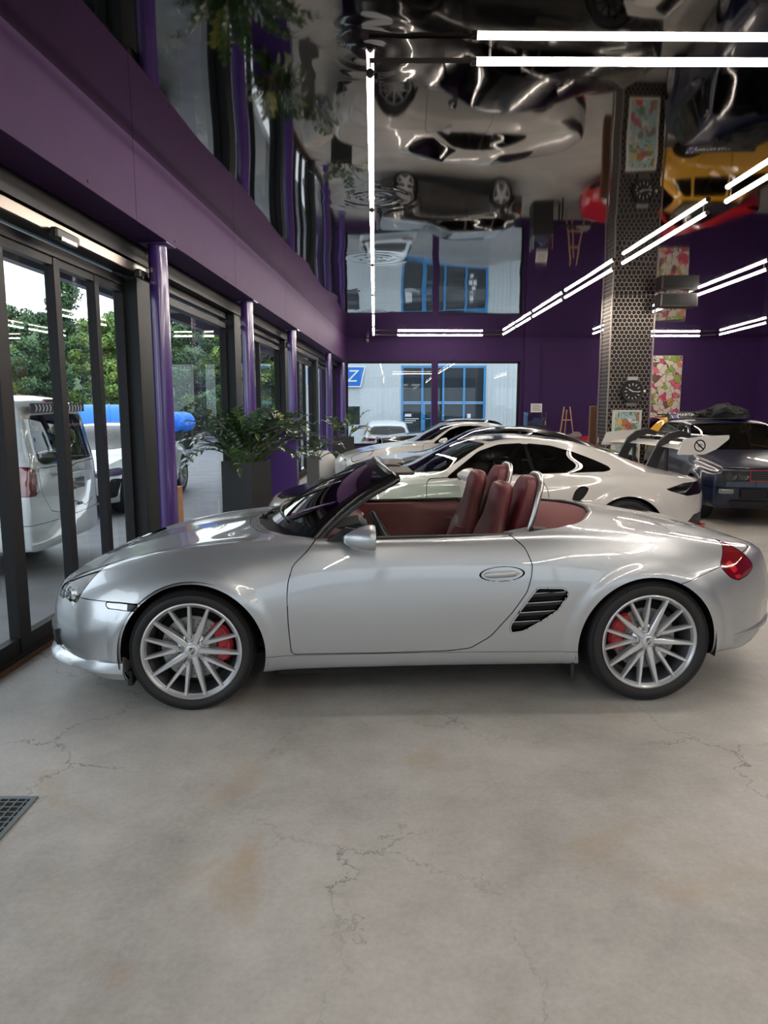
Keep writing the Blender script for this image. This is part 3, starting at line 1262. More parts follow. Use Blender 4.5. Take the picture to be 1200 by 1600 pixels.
    d.build('brake_disc', M_DISC, wheel, auto=R(40))
    bk = MB().lathe([(0, -.13), (Rr - .05, -.13)], 32, 'y')
    bk.build('dust_shield', M_DARKCAVITY, wheel)
    if caliper is not None:
        a0 = caliper
        prof = []
        g = MB()
        rings = []
        for q in np.linspace(-.62, .62, 11):
            a = a0 + q
            f = 1 - .25 * abs(q / .62) ** 4
            r0, r1 = Rr * .47, Rr * (.47 + .34 * f)
            rings.append([(r * math.cos(a), y, r * math.sin(a)) for r, y in ((r0, -.10), (r0, -.062), (r0 + .012, -.047), (r1 - .015, -.043), (r1, -.056), (r1, -.10))])
        g.loft(rings)
        g.build('brake_caliper', M_CALIPER, wheel, auto=R(40))
        g = MB()
        for q in (-.33, .0, .33):
            a = a0 + q
            r = Rr * .63
            g.cyl((r * math.cos(a), -.05, r * math.sin(a)), (r * math.cos(a), -.040, r * math.sin(a)), .026, .022, n=16)
        g.build('caliper_piston_boss', M_CALIPER, wheel, auto=R(40))
    return wheel


def place_wheel(w, x, y, z, side):
    w.location = (x, y, z)
    w.rotation_euler = (0, 0, 0 if side > 0 else PI)


def wheel_well(parent, x, z, r, y0, y1, name='wheel_arch_liner'):
    n = 28
    for sgn in (1, -1):
        g = MB()
        v = []
        for i in range(n + 1):
            a = PI * 1.12 * i / n - PI * .06
            for y in (y1 * sgn, y0 * sgn):
                v.append((x + r * math.cos(a), y, z + r * math.sin(a)))
        f = [(2 * i, 2 * i + 1, 2 * i + 3, 2 * i + 2) for i in range(n)]
        f.append(tuple(2 * i + 1 for i in range(n + 1)))
        g.add(v, f)
        g.build(name, M_DARKCAVITY, parent)
# ================================================================== THE SILVER ROADSTER
HYAW = .063
hero = empty('silver_convertible', (-1.0484, 4.370, 0), HYAW)
tag(hero, 'silver two-seat convertible with the roof down and red leather seats, closest car', 'car')
# car frame: x to the tail (0 = front axle), y away from camera is NEGATIVE; blender child frame flips y


def hero_section(s, xs_, T):
    hw = tab(T['hw'], xs_)
    zb = tab(T['zb'], xs_)
    zw = tab(T['zw'], xs_)
    zs = tab(T['zs'], xs_)
    ys_ = tab(T['ys'], xs_)
    zc = tab(T['zc'], s)
    zs = np.minimum(zs, zc + .045)
    zb = np.minimum(zb, np.minimum(zs, zc) - .015)
    zw = np.clip(zw, zb + .25 * (zs - zb), zb + .8 * (zs - zb))
    one = np.ones_like(s)
    dip = tab(T['dip'], xs_)
    pts = [
        (0 * one, zb + .01),
        (hw - .20, zb + 0 * one),
        (hw - .055, zb + .003),
        (hw - .030, zb + .12 * (zw - zb)),
        (hw - .006, zb + .62 * (zw - zb)),
        (hw, zw),
        (hw - .16 * (hw - ys_), zw + .50 * (zs - zw)),
        (hw - .50 * (hw - ys_), zw + .83 * (zs - zw)),
        (ys_, zs),
        (ys_ * .72, zs + (zc - zs) * .42 - dip),
        (ys_ * .38, zs + (zc - zs) * .86 - dip * .5),
        (0 * one, zc),
    ]
    return np.stack([np.stack(p, -1) for p in pts], 1)


def arch_lip(xc, zc_, r0, w, a):
    def fn(X, Y, Z):
        d = np.hypot(X - xc, Z - zc_)
        return np.where(Y > .55, a * (1 - sm(r0 + w * .35, r0 + w, d)), 0)
    return fn


HT = dict(
    ends=(-.905, 3.405), cluster=.5, wref=.85, sexp=3.0, nose=(.40, .09), tail=(.46, .10),
    sweep=[(-.905, .44), (-.7, .38), (-.4, .25), (0, .10), (.4, 0), (2.2, 0), (2.6, -.05), (3.0, -.22), (3.25, -.40), (3.425, -.54)],
    hw=[(-.50, .78), (-.42, .82), (-.34, .85), (-.2, .872), (0, .882), (.25, .876), (.5, .862), (.9, .858), (1.3, .862), (1.65, .874), (1.95, .890), (2.4, .898), (2.7, .892), (2.82, .872), (2.90, .82), (2.965, .76)],
    zb=[(-.50, .215), (-.42, .165), (-.3, .15), (.2, .17), (.6, .182), (2.0, .188), (2.45, .22), (2.8, .235), (2.9, .245), (2.965, .26)],
    zw=[(-.5, .42), (-.2, .50), (.3, .54), (1.0, .52), (1.8, .58), (2.4, .62), (2.965, .52)],
    zs=[(-.50, .56), (-.47, .585), (-.42, .622), (-.33, .685), (-.22, .745), (-.08, .800), (.1, .840), (.35, .866), (.65, .872), (1.27, .880), (1.66, .893), (2.0, .905), (2.3, .898), (2.55, .872), (2.72, .838), (2.84, .805), (2.91, .765), (2.965, .71)],
    ys=[(-.50, .56), (-.3, .60), (0, .64), (.35, .69), (.65, .765), (1.3, .785), (1.8, .785), (2.3, .74), (2.7, .70), (2.965, .62)],
    dip=[(-.5, .0), (-.25, .02), (.1, .022), (.4, .01), (.7, 0), (3, 0)],
    zc=[(-.905, .535), (-.87, .562), (-.82, .595), (-.72, .640), (-.55, .705), (-.3, .775), (0, .838), (.3, .888), (.6, .92), (1.0, .945), (1.6, .965), (1.9, .972), (2.2, .955), (2.5, .918), (2.8, .868), (3.0, .828), (3.14, .795), (3.25, .755), (3.34, .70), (3.425, .63)],
    vk=[0, .05, .08, .125, .24, .34, .44, .54, .63, .76, .88, 1.],
    section=hero_section,
    push=[arch_lip(.01, .305, .372, .085, .010), arch_lip(2.40, .31, .375, .09, .010)],
)
hb = loft_body(HT, 380, 84, 2.5, 1.6)
RIM_SKIP[:] = [(.40, -2, -.42), (.46, 2.85, 9)]
FA, RA = (.01, .305, .371), (2.40, .312, .374)

# cut the wheel openings
for (cx, cz, cr) in (FA, RA):
    F = cr - np.hypot(hb.x - cx, hb.z - cz)
    hb = clip(hb, np.where(hb.y > .40, F, -np.abs(F) - .05))
# cockpit and folded-roof well
hole = [(.27, -.2), (.27, 0), (.295, .2), (.36, .4), (.47, .57), (.60, .68), (.72, .728), (.95, .742), (1.3, .748), (1.65, .748), (1.80, .735), (1.95, .69), (2.08, .60), (2.20, .46), (2.29, .28), (2.33, .12), (2.34, 0), (2.34, -.2)]
F = sdf(hole, hb.x, hb.y)
hb = clip(hb, np.where(hb.z > .7, -F, -1.))

parts = {}
# door
door_poly = rpoly([(.655, .895), (.60, .83), (.528, .762), (.502, .68), (.496, .60), (.500, .45), (.513, .291), (1.0, .287), (1.333, .292), (1.455, .306), (1.56, .372), (1.67, .503), (1.745, .615), (1.768, .70), (1.772, .76), (1.735, .845), (1.67, .90), (1.6, .93), (1.0, .93)], .02)
parts['door'], hb = split(hb, np.where(hb.y > .45, sdf(door_poly, hb.x, hb.z), 1.), .0024)
# sill under the door
F = np.maximum.reduce([hb.z - .283, .36 - hb.x, hb.x - 2.06])
parts['side_sill'], hb = split(hb, F, .0012)
# front bumper skin
seam = .578
F = np.maximum(hb.z - seam - .010 * sm(-.55, -.8, hb.x), hb.x - .2)
parts['bumper'], hb = split(hb, F, .002)
# headlamp: outline in plan
lamp_poly = rpoly([(-.775, .54), (-.745, .63), (-.675, .70), (-.60, .712), (-.53, .65), (-.445, .555), (-.42, .50), (-.50, .462), (-.62, .445), (-.71, .465)], .03)
parts['headlamp'], hb = split(hb, np.where(hb.z > .5, sdf(lamp_poly, hb.x, hb.y), 1.), .002)
parts['headlamp_low'], parts['bumper'] = split(parts['bumper'], np.where(parts['bumper'].z > .545, sdf(lamp_poly, parts['bumper'].x, parts['bumper'].y), 1.), .002)
# front lid
lid = [(-.815, -.2), (-.815, 0), (-.80, .25), (-.755, .39), (-.66, .42), (-.50, .44), (-.40, .47), (-.3, .54), (0, .60), (.25, .60), (.42, .555), (.30, .38), (.24, .2), (.215, 0), (.215, -.2)]
parts['front_lid'], hb = split(hb, np.where(hb.z > .5, sdf(lid, hb.x, hb.y), 1.), .0016)
# tail lamp
tl_poly = rpoly([(2.886, .835), (2.800, .727), (2.86, .665), (2.917, .642), (3.00, .66), (3.055, .695), (3.02, .74), (2.96, .795)], .022)
parts['tail_lamp'], hb = split(hb, np.where((hb.y > .50), sdf(tl_poly, hb.x, hb.z), 1.), .002)
# rear lid, rear bumper
rlid = [(2.67, -.2), (2.67, 0), (2.665, .3), (2.655, .5), (2.70, .575), (2.82, .59), (2.95, .585), (3.12, .56), (3.22, .45), (3.28, .2), (3.29, 0), (3.29, -.2)]
parts['rear_lid'], hb = split(hb, np.where(hb.z > .6, sdf(rlid, hb.x, hb.y), 1.), .002)
F = np.maximum(2.55 - hb.x, hb.z - (.668 + (hb.x - 2.62) * .31))
parts['rear_bumper'], hb = split(hb, F, .0018)
# side intake
vent_poly = rpoly([(1.797, .641), (1.94, .639), (1.968, .605), (1.915, .512), (1.83, .452), (1.735, .395), (1.665, .384), (1.655, .43), (1.70, .505), (1.745, .571)], .018)
parts['vent_hole'], hb = split(hb, np.where(hb.y > .5, sdf(vent_poly, hb.x, hb.z), 1.), .0005)
parts['vent_hole'] = refine(parts['vent_hole'], 4)
# side marker lamp in the bumper
mk = rpoly([(-.44, .575), (-.255, .575), (-.268, .541), (-.43, .545)], .012)
b_ = parts['bumper']
parts['marker'], parts['bumper'] = split(b_, np.where(b_.y > .5, sdf(mk, b_.x, b_.z), 1.), .002)


def hp(name, key, m, mirror='both', rim=.012, push=0.):
    s = parts[key] if isinstance(key, str) else key
    return panel(name, s, m, hero, rim, mirror, push)


# (+y of the half body is shown to both sides, so handedness does not matter)
hp('body_shell', hb, M_SILVER)
hp('bumper_skin', 'bumper', M_SILVER)
hp('front_lid', 'front_lid', M_SILVER)
hp('rear_lid', 'rear_lid', M_SILVER)
hp('rear_bumper', 'rear_bumper', M_SILVER)
NEAR = 'flip'            # camera side of the car is -y in its own frame
FAR = None
SIDES = ((NEAR, -1), (FAR, 1))
for mm, sg in SIDES:
    door = hp('door', 'door', M_SILVER, mm)
    sill = hp('side_sill', 'side_sill', M_SILVER, mm)
    hl = hp('headlamp', [parts['headlamp'], parts['headlamp_low']], glass_mat('clear_lamp_lens', (.95, .96, .97)), mm, 0)
    bowl = panel('lamp_bowl', [parts['headlamp'], parts['headlamp_low']], mat('lamp_bowl_grey', (.34, .35, .37), .25, .6), hl, 0, mm, -.024)
    panel('lamp_gasket', clip(refine(parts['headlamp'], 2), -(sdf(lamp_poly, refine(parts['headlamp'], 2).x, refine(parts['headlamp'], 2).y) + .008)), M_GLOSSBLACK, hl, .004, mm, -.001)
    for (x, y, z, r) in ((-.655, .60, .575, .042), (-.565, .585, .625, .046)):
        MB().lathe([(0, .0), (r * .6, -.006), (r * .9, -.002), (r, .012), (r * 1.05, .03)], 24, 'x', (x - .01, sg * y, z)).build('lamp_reflector', M_LAMPCLEAR, hl, auto=R(50))
        MB().lathe([(0, -.012), (r * .35, -.008), (r * .5, .0)], 16, 'x', (x - .012, sg * y, z)).build('projector_lens', M_GLOSSBLACK, hl, auto=R(50))
    g = MB()
    for k in range(5):
        q = k / 4
        g.cyl((-.635 + .16 * q, sg * (.675 - .13 * q), .570 + .10 * q), (-.635 + .16 * q, sg * (.68 - .13 * q), .583 + .10 * q), .014, .010, n=12)
    tag(g.build('indicator_bulbs', M_LAMPCLEAR, hl, auto=R(40)), kind='stuff')
    mkr = hp('side_marker', 'marker', M_LAMPCLEAR, mm, .01, -.002)
    panel('marker_dark_end', clip(parts['marker'], -(parts['marker'].x + .315)), M_GLOSSBLACK, mkr, 0, mm, .0006)
    tl = hp('tail_lamp', 'tail_lamp', M_LAMPRED, mm, .012)
    s = parts['tail_lamp']
    inner = rpoly([(2.842, .735), (2.875, .75), (2.918, .70), (2.888, .684)], .008)
    panel('reflector', clip(s, sdf(inner, s.x, s.z)), M_LAMPREDLIT, tl, 0, mm, .0012)
    inner = rpoly([(2.885, .672), (2.935, .676), (2.94, .662), (2.905, .652)], .006)
    panel('reflector', clip(s, sdf(inner, s.x, s.z)), M_LAMPREDLIT, tl, 0, mm, .0012)
    # side intake: dark pocket, frame lip and five slats
    pk = panel('intake_pocket', parts['vent_hole'], M_DARKCAVITY, hero, 0, mm, -.045)
    v = parts['vent_hole']
    vd = sdf(vent_poly, v.x, v.z)
    fr_ = clip(v, np.maximum(vd + .0005, -(vd + .009)))
    panel('intake_surround', fr_, M_SILVER, pk, .03, mm, .001)
    for k in range(4):
        zc_ = .597 - k * .050
        F = np.maximum(np.abs(v.z - zc_ - (v.x - 1.82) * .06) - .0105, sdf(vent_poly, v.x, v.z) + .006)
        sl = clip(v, F)
        panel('intake_slat', sl, M_TRIMBLACK, pk, .02, mm, -.012)
        e2 = clip(v, np.maximum(np.abs(v.z - zc_ - .0085 - (v.x - 1.82) * .06) - .0022, sdf(vent_poly, v.x, v.z) + .006))
        panel('slat_edge', e2, M_ALLOY, pk, .004, mm, -.0105)
    # door handle: oval recess and grip
    def flank(x, z):
        d_ = parts['door']
        i = np.argmin((d_.x - x) ** 2 + (d_.z - z) ** 2 + 100 * (d_.y < .5))
        return d_.v[i], d_.n[i]
    p, n_ = flank(1.615, .709)
    dd = refine(clip(parts['door'], np.maximum(np.abs(parts['door'].x - 1.613) - .14, np.abs(parts['door'].z - .7085) - .06)), 4)
    xr, zr = dd.x - 1.613, dd.z - (.7085 + (dd.x - 1.613) * .045)
    F = np.sqrt((xr / .110) ** 2 + (zr / .036) ** 2) - 1
    Fy = np.where(dd.y > .6, F, 1.)
    hr = panel('handle_recess', clip(dd, Fy * .036), M_SILVER, door, .002, mm, .0006)
    panel('handle_seam', clip(dd, np.maximum(Fy * .036 - .0032, -Fy * .036 - .0006)), M_DARKCAVITY, door, 0, mm, .0012)
    rings = []
    for q in np.linspace(-1, 1, 13):
        w = .0155 * (1 - abs(q) ** 3.5) ** .5 + .002
        t_ = .016 * (1 - abs(q) ** 4) + .003
        c = np.array([1.610 + .095 * q, 0, .7085 + .095 * q * .045])
        rings.append([(c[0], sg * (p[1] + .004 + t_ * (.5 + .5 * math.sin(a))), c[2] + w * math.cos(a)) for a in np.linspace(0, 2 * PI, 12, endpoint=False)])
    MB().loft(rings).build('door_handle', M_SILVER, door, auto=R(60))
    MB().cyl((1.685, sg * (p[1] + .012), .713), (1.685, sg * (p[1] + .0225), .713), .009, n=14).build('lock_cylinder', M_BRIGHTMETAL, door, auto=R(40))
    # wing mirror
    mir = MB()
    rings = []
    for q in np.linspace(0, 1, 12):
        x = .790 + .155 * q
        hy = .085 * (math.sin(min(1, q * 1.05 + .08) * PI / 2)) ** .8
        hz = .064 * (math.sin(min(1, q * 1.02 + .12) * PI / 2)) ** .8
        if q > .93:
            hy *= .93
            hz *= .93
        cz = .918 + .012 * q
        cy = .955 + .015 * q
        rings.append([(x, sg * (cy + hy * math.copysign(abs(math.cos(a)) ** .8, math.cos(a))), cz + hz * math.copysign(abs(math.sin(a)) ** .85, math.sin(a))) for a in np.linspace(0, 2 * PI, 24, endpoint=False)])
    mir.loft(rings)
    mo = mir.build('wing_mirror', M_SILVER, hero, auto=R(50))
    MB().box(.932, .9465, *sorted((sg * .90, sg * 1.035)), .885, .968, .01).build('mirror_glass', M_CHROME, mo)
    st = MB()
    st.loft([[(x + .015 * math.cos(a) * 1.6, y * sg, z + .015 * math.sin(a)) for a in np.linspace(0, 2 * PI, 10, endpoint=False)] for x, y, z in ((.80, .765, .893), (.80, .83, .898), (.808, .90, .905))])
    st.loft([[(x + .009 * math.cos(a) * 1.6, y * sg, z + .009 * math.sin(a)) for a in np.linspace(0, 2 * PI, 8, endpoint=False)] for x, y, z in ((.86, .765, .888), (.86, .83, .89), (.862, .90, .895))])
    st.build('mirror_stalk', M_TRIMBLACK, mo, auto=R(50))
    MB().prism([(.70, .875), (.80, .945), (.86, .935), (.90, .885), (.80, .868)], *sorted((sg * .735, sg * .765)), 'xz').build('mirror_triangle', M_TRIMBLACK, mo)

# front spoiler lip, swept round the nose
def nose_curve(y, off=0.):
    return -.905 - off + .44 * (abs(y) / .85) ** 3.0
lipmb = MB()
half = [(nose_curve(y) + .045, y) for y in np.linspace(0, .78, 22)] + [(-.470, .815), (-.41, .836), (-.35, .848)]
path = [(x, -y) for x, y in half[:0:-1]] + half
rings = []
for k_, (x, y) in enumerate(path):
    a_, b_ = path[max(k_ - 1, 0)], path[min(k_ + 1, len(path) - 1)]
    t_ = np.array([b_[0] - a_[0], b_[1] - a_[1]])
    t_ /= np.linalg.norm(t_)
    n_ = np.array([-t_[1], t_[0]])
    e_ = 1 - min(1., max(0., (abs(y) - .45) / .40)) ** 1.6
    o = .060 * e_ + .002
    P_ = lambda d, z: (x + n_[0] * d, y + n_[1] * d, z)
    rings.append([P_(-.030, .285), P_(.004 + o * .25, .262), P_(.008 + o * .9, .226), P_(.008 + o, .208), P_(-.012, .168), P_(-.09, .142), P_(-.14, .19)])

lipmb.loft(rings)
lipmb.build('front_lip', M_SILVER, hero, auto=R(32))
g = MB()
for y0, y1 in ((-.56, -.22), (-.17, .17), (.22, .56)):
    pts = [(nose_curve(y) - .012, y) for y in np.linspace(y0, y1, 9)]
    rg = [[(x + .05, y, .27), (x + .002, y, .275), (x - .004, y, .36), (x + .05, y, .375)] for x, y in pts]
    g.loft(rg)
g.build('front_grille', M_TRIMBLACK, hero)
# rear bumper crease lip following the skin at z = .33, fading out along the flank
rbm = parts['rear_bumper']
selv = rbm.v[(np.abs(rbm.z - .335) < .010) & (rbm.x > 2.86)]
ang = np.arctan2(selv[:, 1], selv[:, 0] - 2.6)
ag = np.linspace(0.01, ang.max() - .02, 22)
rad = np.array([np.hypot(selv[:, 0] - 2.6, selv[:, 1])[np.argsort(np.abs(ang - a))[:4]].mean() for a in ag])
rad = smooth1(rad, 0, 1.)
half = [(2.6 + r_ * math.cos(a), r_ * math.sin(a)) for a, r_ in zip(ag, rad)]
path = [(x, -y) for x, y in half[::-1]] + half
g = MB()
rings = []
for x, y in path:
    n_ = np.array([x - 2.6, y * .6])
    n_ /= np.linalg.norm(n_)
    o = .020 * (1 - min(1., abs(y) / max(p[1] for p in half)) ** 3) + .001
    P_ = lambda d, z: (x + n_[0] * d, y + n_[1] * d, z)
    rings.append([P_(-.012, .372), P_(o, .342), P_(o, .330), P_(-.012, .305), P_(-.03, .33)])
g.loft(rings)
g.build('rear_bumper_lip', M_SILVER, hero, auto=R(40))
g = MB()
g.lathe([(.045, 3.24), (.048, 3.41), (.040, 3.41), (.040, 3.26)], 20, 'x', (0, -.05, .27)).lathe([(.045, 3.24), (.048, 3.41), (.040, 3.41), (.040, 3.26)], 20, 'x', (0, .05, .27))
g.build('exhaust_pipe', M_CHROME, hero, auto=R(40))
# floor pan and wheel housings
fp = MB().box(-.55, 2.75, -.42, .42, .15, .19)
fp.box(.44, 1.96, -.78, .78, .16, .20)
fp.build('underbody', M_DARKCAVITY, hero)
wheel_well(hero, FA[0], FA[1], .385, .40, .862)
wheel_well(hero, RA[0], RA[1], .388, .40, .878)
for sg in (1, -1):
    MB().box(-.345, -.315, *sorted((sg * .68, sg * .815)), .125, .21, .006).build('spat', M_TRIMBLACK, hero)
    MB().box(2.0, 2.02, *sorted((sg * .74, sg * .86)), .13, .25, .004).build('mud_flap', M_TRIMBLACK, hero)
for mm, sg in SIDES:
    for x, yo, rt, wt, ca in ((0.0, .852, .3225, .225, R(14)), (2.415, .882, .333, .25, R(163))):
        cal = ca if sg < 0 else PI - ca
        w = make_wheel(hero, rt, wt, .2555, 'v15', None, cal)
        w.location = (x, sg * yo, rt - .004)
        # wheel is modelled with its face toward +y
        w.rotation_euler = (0, 0, PI) if sg < 0 else (0, 0, 0)
        if sg < 0:          # turned half round: mirror the caliper angle back
            for ch in w.children:
                if ch.name.startswith('brake_caliper') or ch.name.startswith('caliper'):
                    ch.scale = (-1, 1, 1)

# ---- windscreen: curved glass in a black surround
def ws_pt(a, b_):
    """a -1..1 across, b 0..1 up"""
    ab = abs(a)
    base = np.array([.355 + .265 * ab ** 2.2, .700 * a, .905 - .02 * ab ** 2])
    top = np.array([.985 + .070 * ab ** 2.2, .585 * a, 1.245 - .045 * ab ** 2])
    p = base + (top - base) * b_
    p = p + np.array([-.018, 0, .022]) * (4 * b_ * (1 - b_))
    return p


V, Fc = [], []
NA, NB = 33, 14
for i in range(NA):
    for j in range(NB):
        V.append(ws_pt(-1 + 2 * i / (NA - 1), j / (NB - 1)))
for i in range(NA - 1):
    for j in range(NB - 1):
        Fc.append((i * NB + j, (i + 1) * NB + j, (i + 1) * NB + j + 1, i * NB + j + 1))
wsg = mesh_obj('windscreen', V, Fc, glass_mat('windscreen_glass', (.36, .42, .41), .45, 0, 1.42), hero, True)
band = MB()            # printed black border of the glass
def border(a0, a1, b0, b1, n, o=.0015):
    rr = []
    for k in range(n + 1):
        q = k / n
        pa = ws_pt(a0 + (a1 - a0) * q, b0) + np.array([-.3, 0, .9]) * o
        rr.append(pa)
    rs = []
    for k in range(n + 1):
        q = k / n
        rs.append(ws_pt(a0 + (a1 - a0) * q, b1) + np.array([-.3, 0, .9]) * o)
    c = len(band.v)
    band.add([tuple(p) for p in rr + rs], [(k, k + 1, n + 2 + k, n + 1 + k) for k in range(n)])
border(-1, 1, 0, .10, 24)
border(-1, 1, .93, 1, 24)
for a_ in (-1, 1):
    for k in range(12):
        c = len(band.v)
        ps = [ws_pt(a_, k / 12), ws_pt(a_ * .93, k / 12), ws_pt(a_ * .93, (k + 1) / 12), ws_pt(a_, (k + 1) / 12)]
        band.add([tuple(p + np.array([-.3, 0, .9]) * .0012) for p in ps], [(0, 1, 2, 3)])
band.build('black_border', M_GLOSSBLACK, wsg)
# frame: pillars + header
fpath = [ws_pt(-1, b_) for b_ in np.linspace(0, 1, 10)] + [ws_pt(a, 1) for a in np.linspace(-1, 1, 22)[1:-1]] + [ws_pt(1, b_) for b_ in np.linspace(1, 0, 10)]
g = MB()
rings = []
for k, p in enumerate(fpath):
    p0, p1 = fpath[max(k - 1, 0)], fpath[min(k + 1, len(fpath) - 1)]
    d = (p1 - p0) / np.linalg.norm(p1 - p0)
    a = p[1] / .6
    outn = np.array([.10, np.sign(p[1]) * min(1, abs(a)) ** 4, .25])
    back = np.array([.78, 0, -.45])
    back -= d * (back @ d)
    back /= np.linalg.norm(back)
    up = np.cross(d, back)
    up /= np.linalg.norm(up)
    if up[2] < 0 and abs(p[1]) < .5:
        up = -up
    if abs(p[1]) >= .5 and up[1] * p[1] < 0:
        up = -up
    hdr = 1 - min(1, max(0, (abs(p[1]) - .50) / .08))
    wB = .052 + .03 * hdr
    prof = [(-.008, .010), (.012, .020), (wB, .014), (wB + .004, -.004), (wB - .012, -.026), (-.004, -.022)]
    rings.append([tuple(p + back * u_ + up * w_) for u_, w_ in prof])
g.loft(rings)
g.build('windscreen_frame', M_GLOSSBLACK, hero, auto=R(40))
# cowl (scuttle), wipers
cw = MB()
rr = []
for a in np.linspace(-1, 1, 33):
    ab = abs(a)
    q = [(.262 + .35 * ab ** 2.4 - .008, .725 * a, .882 - .025 * ab ** 2), (.30 + .33 * ab ** 2.4, .72 * a, .868 - .022 * ab ** 2), tuple(ws_pt(a, 0) + np.array([.01, 0, -.018])), tuple(ws_pt(a, 0) + np.array([.09, 0, .012]))]
    rr.append(q)
cw.loft(rr, closed=False, cap=False)
cw.build('cowl_panel', M_TRIMBLACK, hero, smooth=True)
for (a0, a1) in ((.05, .80), (-.62, .22)):
    g = MB()
    pts = [ws_pt(a0 + (a1 - a0) * q, .06 + .09 * q) + np.array([-.006, 0, .014]) for q in np.linspace(0, 1, 8)]
    # arm swings on the camera side of the scuttle
    g.tube(pts, .006, 6)
    pv = ws_pt(a0 + (a1 - a0) * .9, -.10) + np.array([-.01, 0, .02])
    g.tube([pv, (pv + pts[4]) / 2 + np.array([0, 0, .012]), pts[4]], .009, 6)
    g.cyl(pv + np.array([0, 0, -.02]), pv + np.array([0, 0, .012]), .017, n=12)
    g.build('wiper', M_TRIMBLACK, hero, auto=R(50))
# rear-view mirror and sun visors, with a wind-screen header latch
g = MB()
g.box(1.075, 1.105, -.11, .11, 1.10, 1.165, .012)
g.tube([(1.04, 0, 1.22), (1.075, 0, 1.15)], .010, 8)
g.build('interior_mirror', M_TRIMBLACK, hero)
for sg in (1, -1):
    MB().box(1.06, 1.19, *sorted((sg * .14, sg * .52)), 1.195, 1.212, .006).build('sun_visor', mat('visor', (.05, .035, .03), .6), hero)
g = MB().loft([[(1.03 + x_ * 1., .16 + y_, 1.19 + z_) for x_, y_, z_ in ((0, -.05, .035), (.10, -.05, .03), (.15, -.045, .0), (.14, -.045, -.03), (.02, -.05, -.02))],
               [(1.03 + x_ * 1., -.16 + y_, 1.19 + z_) for x_, y_, z_ in ((0, .05, .035), (.10, .05, .03), (.15, .045, .0), (.14, .045, -.03), (.02, .05, -.02))]])
g.build('roof_latch_housing', mat('visor', (.05, .035, .03), .6), hero)

# ---- side windows (wound up)
for mm, sg in SIDES:
    gp = [(.80, .885), (.86, .96), (.95, 1.055), (1.04, 1.13), (1.10, 1.155), (1.25, 1.16), (1.42, 1.145), (1.55, 1.105), (1.63, 1.04), (1.665, .95), (1.675, .885)]
    n = len(gp)
    V = []
    for x, z in gp:
        V.append((x, sg * (.752 - .42 * (z - .87)), z))
    wobj = mesh_obj('door_window', V, [tuple(range(n))], M_CARGLASS, hero)
    g = MB().tube([(x, sg * .752, .884 + .012 * (x - .75)) for x in np.linspace(.74, 1.69, 12)], .010, 6)
    g.build('window_seal', M_TRIMBLACK, hero)

# ---- cabin
cab = MB()
cab.box(.50, 1.92, -.715, .715, .20, .24)
cab.build('cabin_floor', mat('dark_carpet', (.02, .012, .012), .95, bump=.3, bump_scale=300), hero)
for mm, sg in SIDES:
    dc = MB()
    rings = []
    for x in np.linspace(.62, 1.74, 15):
        rings.append([(x, sg * .745, .872 + .012 * (x - .7)), (x, sg * .700, .868), (x, sg * .668, .80), (x, sg * .665, .66), (x, sg * .63, .60), (x, sg * .645, .55), (x, sg * .68, .30), (x, sg * .745, .28)])
    dc.loft(rings)
    d_ = dc.build('door_card', M_REDLEATHER, hero, auto=R(50))
    rings = []
    for q in np.linspace(-1, 1, 9):
        w = .026 * (1 - abs(q) ** 3) ** .5 + .003
        rings.append([(.87 + .075 * q, sg * (.655 + .012 * math.sin(a)), .80 + w * math.cos(a)) for a in np.linspace(0, 2 * PI, 10, endpoint=False)])
    MB().loft(rings).build('inner_handle', M_BRIGHTMETAL, d_, auto=R(50))
db = MB()
rings = []
for a in np.linspace(-1, 1, 17):
    rings.append([(.56 + .10 * a * a, .70 * a, .875), (.70 + .06 * a * a, .70 * a, .905), (.84, .70 * a, .885), (.93, .70 * a, .82), (.93, .70 * a, .70), (.80, .70 * a, .56), (.56, .70 * a, .55)])
db.loft(rings)
dash = db.build('dashboard', M_REDLEATHER, hero, auto=R(45))
MB().loft([[(x, y, z + .0) for x, z in ((.74, .90), (.88, .93), (.93, .90), (.92, .84), (.76, .86))] for y in (-.52, -.22)]).build('instrument_hood', M_TRIMBLACK, dash, auto=R(40))
MB().box(.86, 1.70, -.12, .12, .24, .50, .03).build('centre_console', M_TRIMBLACK, hero)
MB().box(.90, .945, -.13, .13, .50, .80, .01).build('centre_stack', M_TRIMBLACK, dash)
sw = MB()
ctr, axn = Vector((1.05, -.36, .80)), Vector((.86, 0, .5)).normalized()
u_ = Vector((0, 1, 0))
w_ = axn.cross(u_)
sw.tube([ctr + u_ * (.182 * math.cos(t)) + w_ * (.182 * math.sin(t)) for t in np.linspace(0, 2 * PI, 40, endpoint=False)], .016, 8, closed=True)
for t in (R(90), R(210), R(330)):
    sw.tube([ctr - axn * .03, ctr + u_ * (.17 * math.cos(t)) + w_ * (.17 * math.sin(t))], .017, 6)
sw.cyl(ctr - axn * .06, ctr + axn * .002, .065, .055, 20)
sw.cyl(ctr - axn * .22, ctr - axn * .05, .03, n=10)
sw.build('steering_wheel', M_TRIMBLACK, hero, auto=R(50))


def slab(mb, path, up=(1, 0, 0), n=22, p=3.2):
    """cushion: superellipse rings along a path of (centre, half width y, half thickness, direction of thickness)"""
    rings = []
    for c, hw_, ht, td in path:
        c = np.array(c, float)
        td = np.array(td, float)
        td /= np.linalg.norm(td)
        r_ = []
        for t in np.linspace(0, 2 * PI, n, endpoint=False):
            cx = math.copysign(abs(math.cos(t)) ** (2 / p), math.cos(t))
            sx = math.copysign(abs(math.sin(t)) ** (2 / p), math.sin(t))
            r_.append(tuple(c + np.array([0, 1, 0]) * (hw_ * cx) + td * (ht * sx)))
        rings.append(r_)
    mb.loft(rings)


